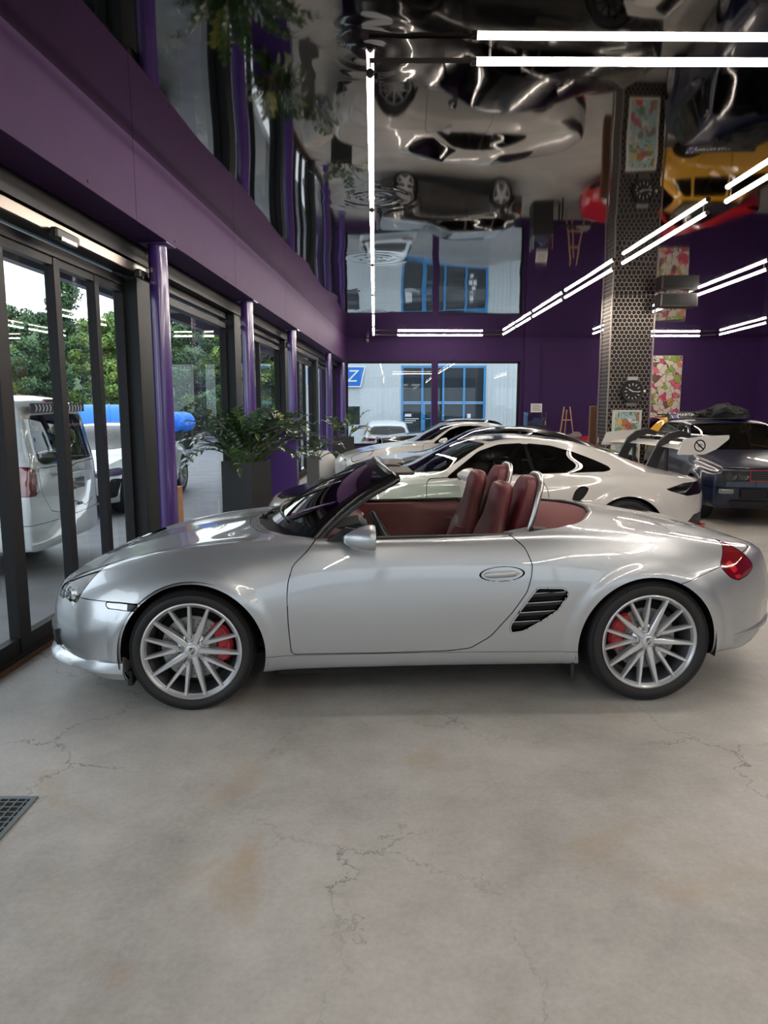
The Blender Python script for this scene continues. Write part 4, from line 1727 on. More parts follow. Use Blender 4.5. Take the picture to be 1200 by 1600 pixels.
for sg in (-1, 1):
    yc = sg * .365
    seat = MB()
    slab(seat, [((1.02, yc, .40), .20, .045, (0, 0, 1)), ((1.04, yc, .41), .235, .075, (0, 0, 1)), ((1.30, yc, .395), .25, .075, (0, 0, 1)), ((1.55, yc, .36), .24, .07, (0, 0, 1)), ((1.58, yc, .36), .2, .04, (0, 0, 1))])
    so = seat.build('seat', M_REDLEATHER, hero, auto=R(60))
    MB().box(1.05, 1.60, yc - .2, yc + .2, .24, .34).build('seat_base', M_TRIMBLACK, so)
    bk = MB()
    d_ = (1, 0, -.22)
    slab(bk, [((1.535, yc, .33), .19, .05, d_), ((1.54, yc, .37), .245, .085, d_), ((1.575, yc, .55), .255, .085, d_), ((1.615, yc, .72), .25, .075, d_), ((1.650, yc, .85), .205, .062, d_), ((1.672, yc, .92), .150, .055, d_),
              ((1.695, yc, 1.00), .132, .058, d_), ((1.712, yc, 1.08), .125, .058, d_), ((1.722, yc, 1.12), .108, .05, d_), ((1.728, yc, 1.14), .07, .03, d_)], p=2.8)
    bk.build('backrest', M_REDLEATHER, so, auto=R(60))
    ins = MB()
    slab(ins, [((1.515, yc, .45), .11, .03, d_), ((1.53, yc, .52), .135, .045, d_), ((1.555, yc, .66), .135, .045, d_), ((1.585, yc, .78), .12, .04, d_), ((1.60, yc, .83), .09, .02, d_)], p=3)
    ins.build('perforated_panel', M_GREYLEATHER, so, auto=R(60))
    for s2 in (-1, 1):
        bo = MB()
        slab(bo, [((1.50, yc + s2 * .205, .42), .03, .06, d_), ((1.50, yc + s2 * .215, .50), .05, .095, d_), ((1.535, yc + s2 * .215, .66), .05, .095, d_), ((1.59, yc + s2 * .19, .78), .035, .06, d_)], p=2.4)
        bo.build('bolster', M_REDLEATHER, so, auto=R(60))
    # roll-over bar in leather with a metal rear edge
    arc = []
    for t in np.linspace(0, PI, 19):
        arc.append((math.copysign(abs(math.cos(t)) ** .55, math.cos(t)) * .165, abs(math.sin(t)) ** .6))
    rb = MB()
    rings = []
    for (dx, grow) in ((0, -.012), (.012, .0), (.065, .0), (.080, -.010)):
        ring = [(1.755 + .10 * h - .02 + dx, yc + a_ * (1 + grow / .165), .83 + (.345 + grow) * h) for a_, h in arc]
        rings.append(ring)
    rb.loft(rings)
    ro = rb.build('roll_bar', M_REDLEATHER, hero, auto=R(45))
    hoop = MB().tube([(1.835 + .10 * h - .012, yc + a_ * 1.02, .83 + .352 * h) for a_, h in arc], .017, 10)
    hoop.build('roll_bar_hoop', M_BRIGHTMETAL, ro, auto=R(50))
    MB().box(1.74, 1.86, yc - .10 - .09, yc + .10 + .09, .70, .86, .02).build('hoop_foot', M_TRIMBLACK, ro)
    # belt guide and hinge cover between seat and roof well
    MB().loft([[(1.66, sg * y, z) for y, z in ((.64, .80), (.735, .80), (.735, .885), (.66, .895))], [(1.80, sg * y, z) for y, z in ((.60, .78), (.735, .78), (.735, .885), (.62, .915))]]).build('roof_hinge_cover', mat('grey_plastic', (.16, .17, .18), .5), hero)
    MB().tube([(1.79, sg * .66, .84), (1.83, sg * .67, .905), (1.88, sg * .655, .90), (1.90, sg * .64, .84)], .025, 8).build('belt_guide', M_TRIMBLACK, hero, auto=R(50))
MB().box(1.70, 1.80, -.70, .70, .24, .83).build('rear_bulkhead', mat('dark_carpet', (.02, .012, .012), .95), hero)
# mesh wind stop between the bars
MB().box(1.80, 1.812, -.20, .20, .86, 1.10, .004).build('wind_deflector', glass_mat('smoked_deflector', (.5, .55, .55)), hero)

# ---- folded roof: red fabric cover lying in its well
inner = [(x, y) for x, y in hole if x > 1.5 and y >= 0]
roof = MB()
rings = []
for x in np.linspace(1.86, 2.315, 18):
    xa = [p for p in inner]
    ymax = np.interp(x, [p[0] for p in xa], [p[1] for p in xa]) - .022
    ymax = max(ymax, .02)
    zc_ = tab([(1.86, .955), (2.0, .958), (2.2, .948), (2.315, .932)], np.array([x]))[0]
    ze = tab([(1.86, .868), (2.0, .878), (2.2, .905), (2.315, .925)], np.array([x]))[0]
    rings.append([(x, y, zc_ + (ze - zc_) * (abs(y) / max(ymax, .05)) ** 2.2) for y in np.linspace(-ymax, ymax, 25)])
roof.loft(rings, closed=False, cap=False)
roof.build('folded_fabric_roof', M_REDCLOTH, hero, smooth=True)
edge = [(p[0] - (.012 if p[1] < .6 else .0), p[1] - .010) for p in inner if p[0] >= 1.64]
ring = [(x, y, tab([(1.6, .892), (1.9, .893), (2.1, .912), (2.34, .944)], np.array([x]))[0] - .002) for x, y in edge]
ring = ring + [(x, -y, z) for x, y, z in ring[::-1][1:]]
MB().tube(ring, .013, 8).build('roof_well_seal', M_TRIMBLACK, hero, auto=R(50))
MB().tube([(x - .0 + (.0 if y > .6 else .008), y * 1.012, z + .006) for x, y, z in ring], .007, 6).build('roof_well_trim', M_BRIGHTMETAL, hero, auto=R(50))
MB().box(1.80, 2.30, -.62, .62, .60, .62).build('roof_well_floor', M_DARKCAVITY, hero)
# ================================================================== OTHER CARS
def box_sel(s, x0=-9, x1=9, y0=-9, y1=9, z0=-9, z1=9):
    return np.maximum.reduce([x0 - s.x, s.x - x1, y0 - s.y, s.y - y1, z0 - s.z, s.z - z1])


def closed_car(name, label, cat, loc, yaw, T, paint, spec, NS=200, NV=64, group=None):
    """loc = ground point under the front axle; local x runs to the tail"""
    root = tag(empty(name, loc, yaw), label, cat, group)
    RIM_SKIP[:] = [(T['nose'][0], -2, -.3), (T['tail'][0], 2.7, 9)]
    T = dict(T)
    T['vk'] = STD_VK
    T['section'] = std_section
    T['push'] = [arch_lip(x, z, r, .10, spec.get('lip', .012)) for x, z, r in spec['arches']]
    b = loft_body(T, NS, NV, spec.get('sg_s', 1.4), spec.get('sg_v', 1.0))
    for (cx, cz, cr) in spec['arches']:
        F = cr - np.hypot(b.x - cx, b.z - cz)
        b = clip(b, np.where(b.y > .42, F, -np.abs(F) - .05))
    out = {}
    for cut in spec['cuts']:
        nm, m, fn, opt = cut
        src = b
        piece, b = split(src, fn(src), opt.get('gap', .003))
        if len(piece.f) == 0:
            continue
        out.setdefault(nm, []).append((piece, m, opt))
    panel('body_shell', b, paint, root, .012, 'both')
    for nm, lst in out.items():
        for piece, m, opt in lst:
            if opt.get('one'):
                panel(nm, piece, m, root, opt.get('rim', .01), 'both', opt.get('push', 0))
            else:
                for mm in (None, 'flip'):
                    panel(nm, piece, m, root, opt.get('rim', .01), mm, opt.get('push', 0))
    for (cx, cz, cr) in spec['arches']:
        wheel_well(root, cx, cz, cr + .012, .45, spec.get('well_y', .84))
    # seats and cabin behind the glass
    if spec.get('cabin'):
        x0, x1, z0, yw = spec['cabin']
        MB().box(x0, x1, -yw, yw, .28, .33).build('cabin_floor', M_DARKCAVITY, root)
        MB().box(x0 - .05, x0 + .25, -yw, yw, .55, z0 - .03, .04).build('dashboard', M_TRIMBLACK, root)
        for sg in (-1, 1):
            sb = MB()
            xc = x0 + .95
            slab(sb, [((xc, sg * .36, .45), .22, .06, (1, 0, -.3)), ((xc + .06, sg * .36, .65), .24, .08, (1, 0, -.3)), ((xc + .14, sg * .36, .88), .20, .07, (1, 0, -.3)), ((xc + .18, sg * .36, 1.02), .12, .05, (1, 0, -.3)), ((xc + .2, sg * .36, 1.10), .09, .03, (1, 0, -.3))])
            sb.build('seat', spec.get('seat_mat', M_TRIMBLACK), root, auto=R(60))
    proto = None
    for sg in (-1, 1):
        for (x, yo, rt, wt, rr) in spec['wheels']:
            if proto is None or proto[1] != (rt, wt, rr):
                w = make_wheel(root, rt, wt, rr, spec.get('wheel_style', '10'), spec.get('rim_mat', M_ALLOY), None, detail=False)
                proto = (w, (rt, wt, rr))
            else:
                w = copy_tree(proto[0], root)
            w.location = (x, sg * yo, rt - .003)
            w.rotation_euler = (0, 0, PI) if sg < 0 else (0, 0, 0)
    return root, b


def P_xz(poly, ymin=.45, r=.03):
    pp = rpoly(poly, r)
    return lambda s: np.where(s.y > ymin, sdf(pp, s.x, s.z), 1.)


def P_xy(poly, zmin=.6, r=.03):
    pp = rpoly(poly, r)
    return lambda s: np.where(s.z > zmin, sdf(pp, s.x, s.y), 1.)


def P_yz(poly, xmin=None, xmax=None, r=.02):
    pp = rpoly(poly, r)

    def f(s):
        F = sdf(pp, s.y, s.z)
        ok = np.ones_like(s.x, bool)
        if xmin is not None:
            ok &= s.x > xmin
        if xmax is not None:
            ok &= s.x < xmax
        return np.where(ok, F, 1.)
    return f


# ---- rear-engined coupes -------------------------------------------------------
T911 = dict(
    ends=(-.98, 3.57), cluster=.4, wref=.88, sexp=2.8, nose=(.42, .10), tail=(.55, .10), crest=.07, tuck=.04,
    sweep=[(-.98, .46), (-.7, .38), (-.3, .20), (.2, .04), (.5, 0), (2.4, 0), (2.8, -.08), (3.2, -.30), (3.57, -.50)],
    hw=[(-.55, .80), (-.4, .86), (-.2, .90), (.1, .91), (.5, .90), (1.0, .895), (1.5, .905), (1.9, .930), (2.3, .948), (2.7, .945), (2.95, .91), (3.1, .85)],
    zb=[(-.55, .16), (0, .14), (.6, .15), (2, .16), (2.8, .20), (3.1, .24)],
    zw=[(-.55, .45), (.2, .52), (1.2, .52), (2.2, .62), (3.1, .58)],
    zs=[(-.55, .60), (-.42, .68), (-.25, .755), (0, .825), (.25, .86), (.6, .885), (1.0, .905), (1.6, .935), (2.0, .955), (2.35, .960), (2.65, .935), (2.9, .895), (3.1, .84)],
    ys=[(-.55, .62), (-.2, .68), (.2, .72), (.6, .78), (1.2, .80), (1.8, .80), (2.4, .78), (2.8, .74), (3.1, .68)],
    zc=[(-.98, .60), (-.85, .665), (-.6, .735), (-.2, .815), (.2, .880), (.42, .915), (.58, .965), (.85, 1.105), (1.12, 1.225), (1.35, 1.272), (1.6, 1.283), (1.9, 1.265), (2.2, 1.212), (2.5, 1.125), (2.8, 1.022), (3.05, .945), (3.25, .895), (3.42, .85), (3.57, .78)],
    yr=[(-.98, .40), (.2, .46), (.5, .60), (.8, .615), (1.1, .575), (1.5, .565), (2.0, .55), (2.4, .53), (2.8, .50), (3.57, .42)],
    fr=[(-.98, .5), (.3, .5), (.55, .60), (.85, .78), (1.15, .90), (1.5, .92), (2.0, .90), (2.4, .82), (2.8, .62), (3.2, .5), (3.57, .5)],
)
A911 = [(.0, .335, .375), (2.457, .345, .385)]
W911 = [(0, .885, .345, .25, .262), (2.457, .925, .355, .30, .27)]


TLP = rpoly([(2.86, .782), (3.10, .828), (3.30, .838), (3.50, .83), (3.50, .77), (3.32, .715), (3.10, .715)], .015)


def cuts911(roof, hood, paint, glass):
    c = [
        ('windscreen', glass, P_xy([(.42, -.1), (.42, 0), (.47, .30), (.58, .55), (.72, .69), (1.165, .555), (1.125, .3), (1.115, 0), (1.115, -.1)], .86, .04), dict(one=True, rim=0)),
        ('side_window', glass, P_xz([(.74, .905), (1.08, 1.145), (1.28, 1.208), (1.51, 1.220), (1.56, .938)], .45, .03), dict(rim=0)),
        ('quarter_window', glass, P_xz([(1.60, .942), (1.55, 1.218), (1.78, 1.195), (2.0, 1.135), (2.20, 1.06), (2.33, 1.0), (2.345, .97), (2.27, .955)], .45, .03), dict(rim=0)),
        ('b_pillar', M_GLOSSBLACK, P_xz([(1.553, .930), (1.50, 1.214), (1.558, 1.213), (1.612, .934)], .45, .004), dict(rim=0, gap=0.)),
        ('rear_window', glass, P_xy([(1.98, -.1), (1.98, 0), (2.0, .36), (2.06, .45), (2.5, .42), (2.62, .33), (2.66, 0), (2.66, -.1)], .95, .04), dict(one=True, rim=0)),
        ('door', paint, P_xz([(.56, .90), (.53, .70), (.54, .30), (1.45, .28), (1.60, .42), (1.70, .62), (1.69, .80), (1.62, .94), (1.1, .93)], .5, .05), {}),
        ('headlamp', M_LAMPCLEAR, lambda s: np.sqrt(((s.x + .52) / .20) ** 2 + ((s.y - .645) / .105) ** 2) * .12 - .12 + np.where(s.z < .48, 9, 0), {}),
        ('front_intake', M_DARKCAVITY, P_yz([(.30, .20), (.74, .22), (.70, .36), (.34, .38)], None, -.5), dict(push=-.01)),
        ('front_lid', hood, P_xy([(-.86, -.1), (-.86, 0), (-.80, .35), (-.62, .50), (-.2, .57), (.3, .60), (.42, .5), (.36, .2), (.35, 0), (.35, -.1)], .5, .05), dict(one=True)),
        ('tail_light_bar', M_GLOSSBLACK, lambda s: np.minimum(np.where(s.y > .40, sdf(TLP, s.x, s.z), 1.), np.maximum(np.abs(s.z - .800) - .018, 3.2 - s.x)), dict(one=True)),
        ('diffuser', M_TRIMBLACK, lambda s: np.maximum(s.z - np.interp(s.x, [2.9, 3.0, 3.12, 3.22], [.24, .30, .46, .52]), 2.95 - s.x), dict(one=True)),
        ('engine_lid', paint, P_xy([(2.72, -.1), (2.72, 0), (2.71, .42), (2.85, .50), (3.2, .48), (3.36, .40), (3.40, 0), (3.40, -.1)], .8, .05), dict(one=True)),
    ]
    if roof is not None:
        c.append(('roof_panel', roof, P_xy([(1.17, -.1), (1.17, 0), (1.18, .3), (1.22, .505), (1.9, .495), (1.93, .3), (1.93, 0), (1.93, -.1)], 1.0, .04), dict(one=True)))
    return c


def mirror_pair(root, x, y, z, m, k=1.):
    for sg in (-1, 1):
        rings = []
        for q in np.linspace(0, 1, 8):
            hy = .10 * k * math.sin(min(1, q + .12) * PI / 2)
            hz = .065 * k * math.sin(min(1, q + .15) * PI / 2)
            rings.append([(x + .13 * q, sg * (y + .02 * q + hy * math.cos(a)), z + hz * math.sin(a)) for a in np.linspace(0, 2 * PI, 16, endpoint=False)])
        o = MB().loft(rings).build('wing_mirror', m, root, auto=R(60))
        MB().tube([(x + .06, sg * (y - .17), z - .05), (x + .06, sg * (y - .05), z - .02)], .016, 6).build('mirror_arm', M_TRIMBLACK, o)


def sedan911(name, label, loc, yaw, paint, roof, hood, glass, extra=None, rim=None):
    T = T911
    cuts = cuts911(roof, hood, paint, glass)
    if extra:
        cuts = extra + cuts
    r, b = closed_car(name, label, 'car', loc, yaw, T, paint, dict(arches=A911, wheels=W911, cuts=cuts, wheel_style='10', rim_mat=rim or M_ALLOY,
                      cabin=(.62, 2.3, .93, .66), lip=.014, well_y=.90), 260, 84)
    mirror_pair(r, .80, .985, .955, paint)
    # red reflector low in the bumper
    for sg in (-1, 1):
        MB().box(3.33, 3.375, *sorted((sg * .60, sg * .72)), .385, .415, .004).build('bumper_reflector', M_LAMPREDLIT, r)
    for sg in (-1, 1):
        MB().tube([(3.16, sg * .70, .80), (3.25, sg * .62, .80), (3.36, sg * .45, .80)], .006, 5).build('light_strip', M_LAMPRED, r)
    return r, b


# white track coupe with the big rear wing
intake = ('side_intake', M_DARKCAVITY, P_xz([(1.905, .675), (1.945, .785), (2.01, .83), (2.085, .815), (2.03, .73), (1.965, .675)], .5, .03), dict(push=-.012))
gt, gtb = sedan911('white_track_coupe', 'white sports coupe with black roof and tall rear wing, behind the silver convertible', (-.24, 7.30, 0), R(6.5), M_WHITEPAINT, M_GLOSSBLACK, M_GLOSSBLACK, M_TINTGLASS, [intake], mat('dark_rim', (.03, .03, .032), .35, .6))
# wing
wg = MB()
rings = []
prof = [(-.17, .0), (-.12, .022), (-.03, .03), (.07, .022), (.17, .0), (.07, .006), (-.05, .004)]
for y in np.linspace(-.86, .86, 17):
    arch = -.02 * (abs(y) / .86) ** 2
    rings.append([(3.22 + a, y, 1.185 + b_ + arch + a * .10) for a, b_ in prof])
wg.loft(rings)
wing = wg.build('rear_wing', M_WHITEPAINT, gt, auto=R(40))
g = MB()
rings = []
for y in np.linspace(-.84, .84, 17):
    rings.append([(3.39 + a * .45, y, 1.245 + b_ * .6 + a * .25) for a, b_ in prof])
g.loft(rings)
g.build('wing_flap', M_GLOSSBLACK, wing, auto=R(40))
for sg in (-1, 1):
    ep = rpoly([(2.95, 1.115), (3.01, 1.265), (3.20, 1.288), (3.465, 1.300), (3.465, 1.262), (3.34, 1.165), (3.22, 1.115)], .015)
    e_ = MB().prism(ep, *sorted((sg * .865, sg * .882)), 'xz').build('end_plate', M_WHITEPAINT, wing)
    if sg < 0:       # round sticker: a crossed-out bird silhouette
        cx, cz = 3.17, 1.20
        MB().lathe([(.058, -.0012), (.058, 0), (.047, 0), (.047, -.0012)], 32, 'y', (cx, -.8825, cz)).build('sticker_ring', M_GLOSSBLACK, e_)
        MB().prism([(cx - .042, cz + .030), (cx - .034, cz + .038), (cx + .042, cz - .030), (cx + .034, cz - .038)], -.8845, -.8825, 'xz').build('sticker_bar', M_GLOSSBLACK, e_)
        MB().prism([(cx - .026, cz - .004), (cx - .01, cz + .016), (cx + .014, cz + .018), (cx + .03, cz + .008), (cx + .012, cz - .002), (cx + .006, cz - .018), (cx - .012, cz - .014)], -.8835, -.8825, 'xz').build('sticker_motif', mat('sticker_grey', (.25, .25, .27), .6), e_)
    # swan-neck uprights: leave the engine lid, arch over and hang the wing from above
    pth = [(2.95, sg * .36, .93), (3.01, sg * .36, 1.08), (3.07, sg * .36, 1.20), (3.14, sg * .36, 1.265), (3.26, sg * .36, 1.295), (3.36, sg * .36, 1.270)]
    rr = []
    for k, p in enumerate(pth):
        a, c = Vector(pth[max(k - 1, 0)]), Vector(pth[min(k + 1, len(pth) - 1)])
        d = (c - a).normalized()
        nn_ = Vector((-d.z, 0, d.x))
        w = (.06, .05, .045, .038, .034, .025)[k]
        P = Vector(p)
        rr.append([tuple(P + nn_ * w + Vector((0, .014, 0))), tuple(P + nn_ * w - Vector((0, .014, 0))), tuple(P - nn_ * w - Vector((0, .014, 0))), tuple(P - nn_ * w + Vector((0, .014, 0)))])
    MB().loft(rr).build('wing_upright', M_TRIMBLACK, gt, auto=R(30))
    MB().tube([(3.12, sg * .36, .92), (3.12, sg * .36, 1.20)], .020, 8, flat=1.).build('wing_strut', M_TRIMBLACK, gt)

bk911, _ = sedan911('black_coupe', 'black sports coupe parked between two white coupes, only roof and bonnet showing', (.32, 10.55, 0), R(9), M_BLACKPAINT, None, M_BLACKPAINT, M_DARKGLASS, None, mat('dark_rim', (.03, .03, .032), .35, .6))
wh911, _ = sedan911('white_coupe', 'white sports coupe with dark windows, third car behind the convertible', (.04, 13.45, 0), R(8), M_WHITEPAINT, None, M_WHITEPAINT, M_DARKGLASS)

# ---- boxy rally hatchbacks -----------------------------------------------------
THATCH = dict(
    ends=(-.75, 3.15), cluster=.4, wref=.85, sexp=3.0, nose=(.52, .05), tail=(.62, .05), crest=.05, tuck=.03,
    sweep=[(-.75, .14), (-.4, .08), (.2, 0), (2.4, 0), (2.8, -.04), (3.15, -.12)],
    hw=[(-.62, .80), (-.4, .855), (0, .885), (.4, .855), (.7, .835), (1.4, .83), (2.0, .845), (2.45, .885), (2.8, .865), (3.03, .80)],
    zb=[(-.62, .22), (0, .22), (2.5, .24), (3.03, .28)],
    zw=[(-.62, .52), (1.2, .55), (3.03, .55)],
    zs=[(-.62, .765), (0, .835), (.6, .875), (1.0, .89), (2.0, .90), (2.7, .905), (3.03, .89)],
    ys=[(-.62, .70), (0, .76), (.6, .775), (2.4, .775), (3.03, .74)],
    zc=[(-.75, .765), (-.6, .80), (0, .885), (.42, .930), (.58, .965), (.85, 1.12), (1.12, 1.28), (1.32, 1.345), (1.6, 1.368), (2.2, 1.358), (2.5, 1.325), (2.68, 1.25), (2.88, 1.08), (3.0, .985), (3.15, .92)],
    yr=[(-.75, .55), (.3, .58), (.6, .70), (.9, .655), (1.2, .60), (2.2, .60), (2.6, .60), (3.15, .62)],
    fr=[(-.75, .6), (.4, .6), (.6, .65), (.9, .80), (1.2, .90), (2.3, .93), (2.6, .90), (2.9, .7), (3.15, .6)],
)
AHATCH = [(.0, .30, .335), (2.48, .30, .335)]
WHATCH = [(0, .86, .305, .20, .215), (2.48, .86, .305, .20, .215)]


def cuts_hatch(paint, glass, trim=None):
    return [
        ('windscreen', glass, P_xy([(.48, -.1), (.48, 0), (.50, .4), (.60, .70), (1.22, .585), (1.20, .3), (1.195, 0), (1.195, -.1)], .9, .03), dict(one=True, rim=0)),
        ('side_window', glass, P_xz([(.80, .925), (1.16, 1.22), (1.32, 1.285), (1.55, 1.295), (1.57, .925)], .45, .02), dict(rim=0)),
        ('side_window', glass, P_xz([(1.62, .925), (1.60, 1.295), (2.25, 1.29), (2.30, .925)], .45, .02), dict(rim=0)),
        ('quarter_window', glass, P_xz([(2.36, .93), (2.31, 1.285), (2.44, 1.275), (2.66, 1.05), (2.66, .95)], .45, .02), dict(rim=0)),
        ('rear_window', glass, P_xy([(2.60, -.1), (2.60, 0), (2.60, .50), (2.92, .58), (2.96, .3), (2.96, 0), (2.96, -.1)], .95, .03), dict(one=True, rim=0)),
        ('door', paint, P_xz([(.66, .92), (.60, .70), (.62, .32), (1.54, .32), (1.58, .60), (1.585, .92)], .5, .03), {}),
        ('rear_door', paint, P_xz([(1.61, .92), (1.60, .60), (1.58, .32), (2.05, .32), (2.20, .62), (2.34, .80), (2.33, .92)], .5, .03), {}),
        ('bonnet', paint, P_xy([(-.70, -.1), (-.70, 0), (-.68, .60), (-.5, .665), (.40, .69), (.43, .3), (.43, 0), (.43, -.1)], .6, .03), dict(one=True)),
        ('bumper_skin', trim or paint, lambda s: np.maximum(s.z - .505, s.x - .0), dict(one=True)),
        ('rear_bumper', trim or paint, lambda s: np.maximum(s.z - .52, 2.4 - s.x), dict(one=True)),
        ('tail_lamp', M_LAMPRED, P_yz([(.50, .62), (.80, .62), (.80, .80), (.50, .80)], 2.9, None), {}),
    ]


def hatch(name, label, loc, yaw, paint, glass, style='five', rim=None, front=True, trim=None):
    r, b = closed_car(name, label, 'car', loc, yaw, THATCH, paint, dict(arches=AHATCH, wheels=WHATCH, cuts=cuts_hatch(paint, glass, trim), wheel_style=style, rim_mat=rim or M_ALLOY,
                      cabin=(.65, 2.5, .92, .66), lip=.025, well_y=.84, sg_s=1.0, sg_v=.8), 200, 76)
    mirror_pair(r, .78, .90, .965, paint, .85)
    if front:
        xf = -.765
        gr = MB().box(xf, xf + .06, -.74, .74, .595, .745, .008).build('grille_panel', M_TRIMBLACK, r)
        for sg in (-1, 1):
            for y, rad in ((.64, .066), (.485, .066)):
                MB().lathe([(rad * 1.06, -.012), (rad * 1.06, .012), (rad * .9, .016), (rad * .8, .03), (rad * .4, .045), (0, .05)], 24, 'x', (xf - .004, sg * y, .67)).build('headlamp', M_CHROME, r, auto=R(50))
                MB().lathe([(rad * 1.0, -.010), (rad * .6, -.020), (0, -.024)], 24, 'x', (xf - .002, sg * y, .67)).build('lamp_glass', glass_mat('clear_lamp_lens', (.95, .96, .97)), r, smooth=True)
            MB().box(xf - .035, xf + .05, *sorted((sg * .60, sg * .77)), .43, .495, .01).build('fog_lamp', mat('fog_glass', (.16, .17, .18), .2, 0, .6), r)
        fr_ = MB()
        for (y0, y1, z0, z1) in ((-.40, .40, .735, .745), (-.40, .40, .598, .608), (-.405, -.395, .60, .745), (.395, .405, .60, .745)):
            fr_.box(xf - .010, xf + .004, y0, y1, z0, z1)
        fr_.build('grille_frame', mat('red_trim', (.40, .02, .03), .4), r)
        sh = [(-.045, .075), (.045, .075), (.045, .01), (.02, -.05), (0, -.07), (-.02, -.05), (-.045, .01)]
        e_ = MB().prism([(y, .675 + z) for y, z in sh], xf - .02, xf - .004, 'yz').build('grille_shield', M_CHROME, r)
        MB().prism([(y * .7, .675 + z * .75) for y, z in sh], xf - .023, xf - .02, 'yz').build('shield_field', mat('shield_red', (.35, .02, .03), .4), e_)
        for k in range(4):
            MB().box(xf - .005, xf + .002, -.38, .38, .615 + k * .03, .622 + k * .03).build('grille_bar', mat('grille_grey', (.05, .05, .05), .4), r)
        for k, (y0, y1) in enumerate(((-.50, -.18), (-.15, .15), (.18, .50))):
            MB().box(xf - .028, xf + .03, y0, y1, .37, .485, .006).build('lower_intake', M_DARKCAVITY, r)
        MB().box(xf - .02, xf + .03, -.62, .62, .27, .335, .006).build('lower_grille', M_DARKCAVITY, r)
    return r


navy = hatch('navy_rally_hatchback', 'dark blue boxy rally hatchback with twin round headlamps facing the camera', (5.26, 9.95, 0), R(84), M_NAVYPAINT, M_TINTGLASS)
# roof spoiler with stripes and lettering
sp = MB()
rings = []
for y in np.linspace(-.56, .56, 9):
    rings.append([(2.42, y, 1.352), (2.50, y, 1.43), (2.56, y, 1.475), (2.58, y, 1.470), (2.55, y, 1.40), (2.52, y, 1.335)])
sp.loft(rings)
spo = sp.build('roof_spoiler', M_TRIMBLACK, navy, auto=R(30))
tx = text_mesh('MARTINI RACING', .085, mat('white_lettering', (.8, .8, .78), .5), 'spoiler_lettering', spo, .001)
tx.rotation_euler = (0, 0, 0)
Mx = Matrix.Translation((2.478, .08, 1.420)) @ Matrix(((0, .713, -.70, 0), (-1, 0, 0, 0), (0, .70, .713, 0), (0, 0, 0, 1)))
tx.matrix_local = Mx
for k, (cname, cc) in enumerate((('stripe_light_blue', (.25, .50, .85)), ('stripe_navy', (.02, .04, .20)), ('stripe_red', (.6, .02, .03)), ('stripe_navy', (.02, .04, .20)), ('stripe_light_blue', (.25, .50, .85)))):
    y0 = .555 - k * .022
    MB().add([(2.43, y0 - .05, 1.3645), (2.43, y0 - .07, 1.3645), (2.545, y0 - .02, 1.4705), (2.545, y0, 1.4705)], [(0, 1, 2, 3)]).build('spoiler_stripe', mat(cname, cc, .5), spo)
blk = hatch('black_hatchback', 'black boxy hatchback with five-spoke wheels parked below the shop window', (.55, 20.35, 0), R(1), M_BLACKPAINT, M_DARKGLASS, 'five', M_ALLOY)
blk.scale = (1, 1, .90)
yel = hatch('yellow_hatchback', 'yellow car with black roof behind the dark blue hatchback at the right', (8.9, 16.3, 0), R(172), M_YELLOWPAINT, M_DARKGLASS, '10', mat('dark_rim', (.03, .03, .032), .35, .6), True)
MB().box(1.30, 2.45, -.56, .56, 1.352, 1.385, .012).build('roof_skin', M_GLOSSBLACK, yel)
red, _ = sedan911('red_coupe', 'low red car half hidden behind the honeycomb pillar', (6.05, 19.3, 0), R(4), M_REDPAINT, None, M_REDPAINT, M_DARKGLASS)

# black fabric bundle thrown on the navy car's roof
rb = np.random.default_rng(5)
th = np.linspace(0, 2 * PI, 36, endpoint=False)
rings = []
for k, q in enumerate(np.linspace(0, 1, 14)):
    r0 = (1 - q ** 2.2) ** .5 if q < 1 else .02
    rg = []
    for a in th:
        w = 1 + .16 * math.sin(3 * a + 2 * q) + .10 * math.sin(7 * a - 4 * q) + .05 * rb.normal()
        rg.append((.38 * r0 * w * math.cos(a), .46 * r0 * w * math.sin(a), .20 * q * (1 + .15 * math.sin(2 * a)) + .012 * rb.normal() * (q > .05)))
    rings.append(rg)
bd = MB().loft(rings).build('fabric_bundle', mat('black_cloth', (.006, .006, .007), .9, bump=.5, bump_scale=30), None, auto=R(80))
bd.location = (5.56, 11.75, 1.385)
tag(bd, 'crumpled black cloth bundle lying on the dark blue hatchback roof', 'cloth')

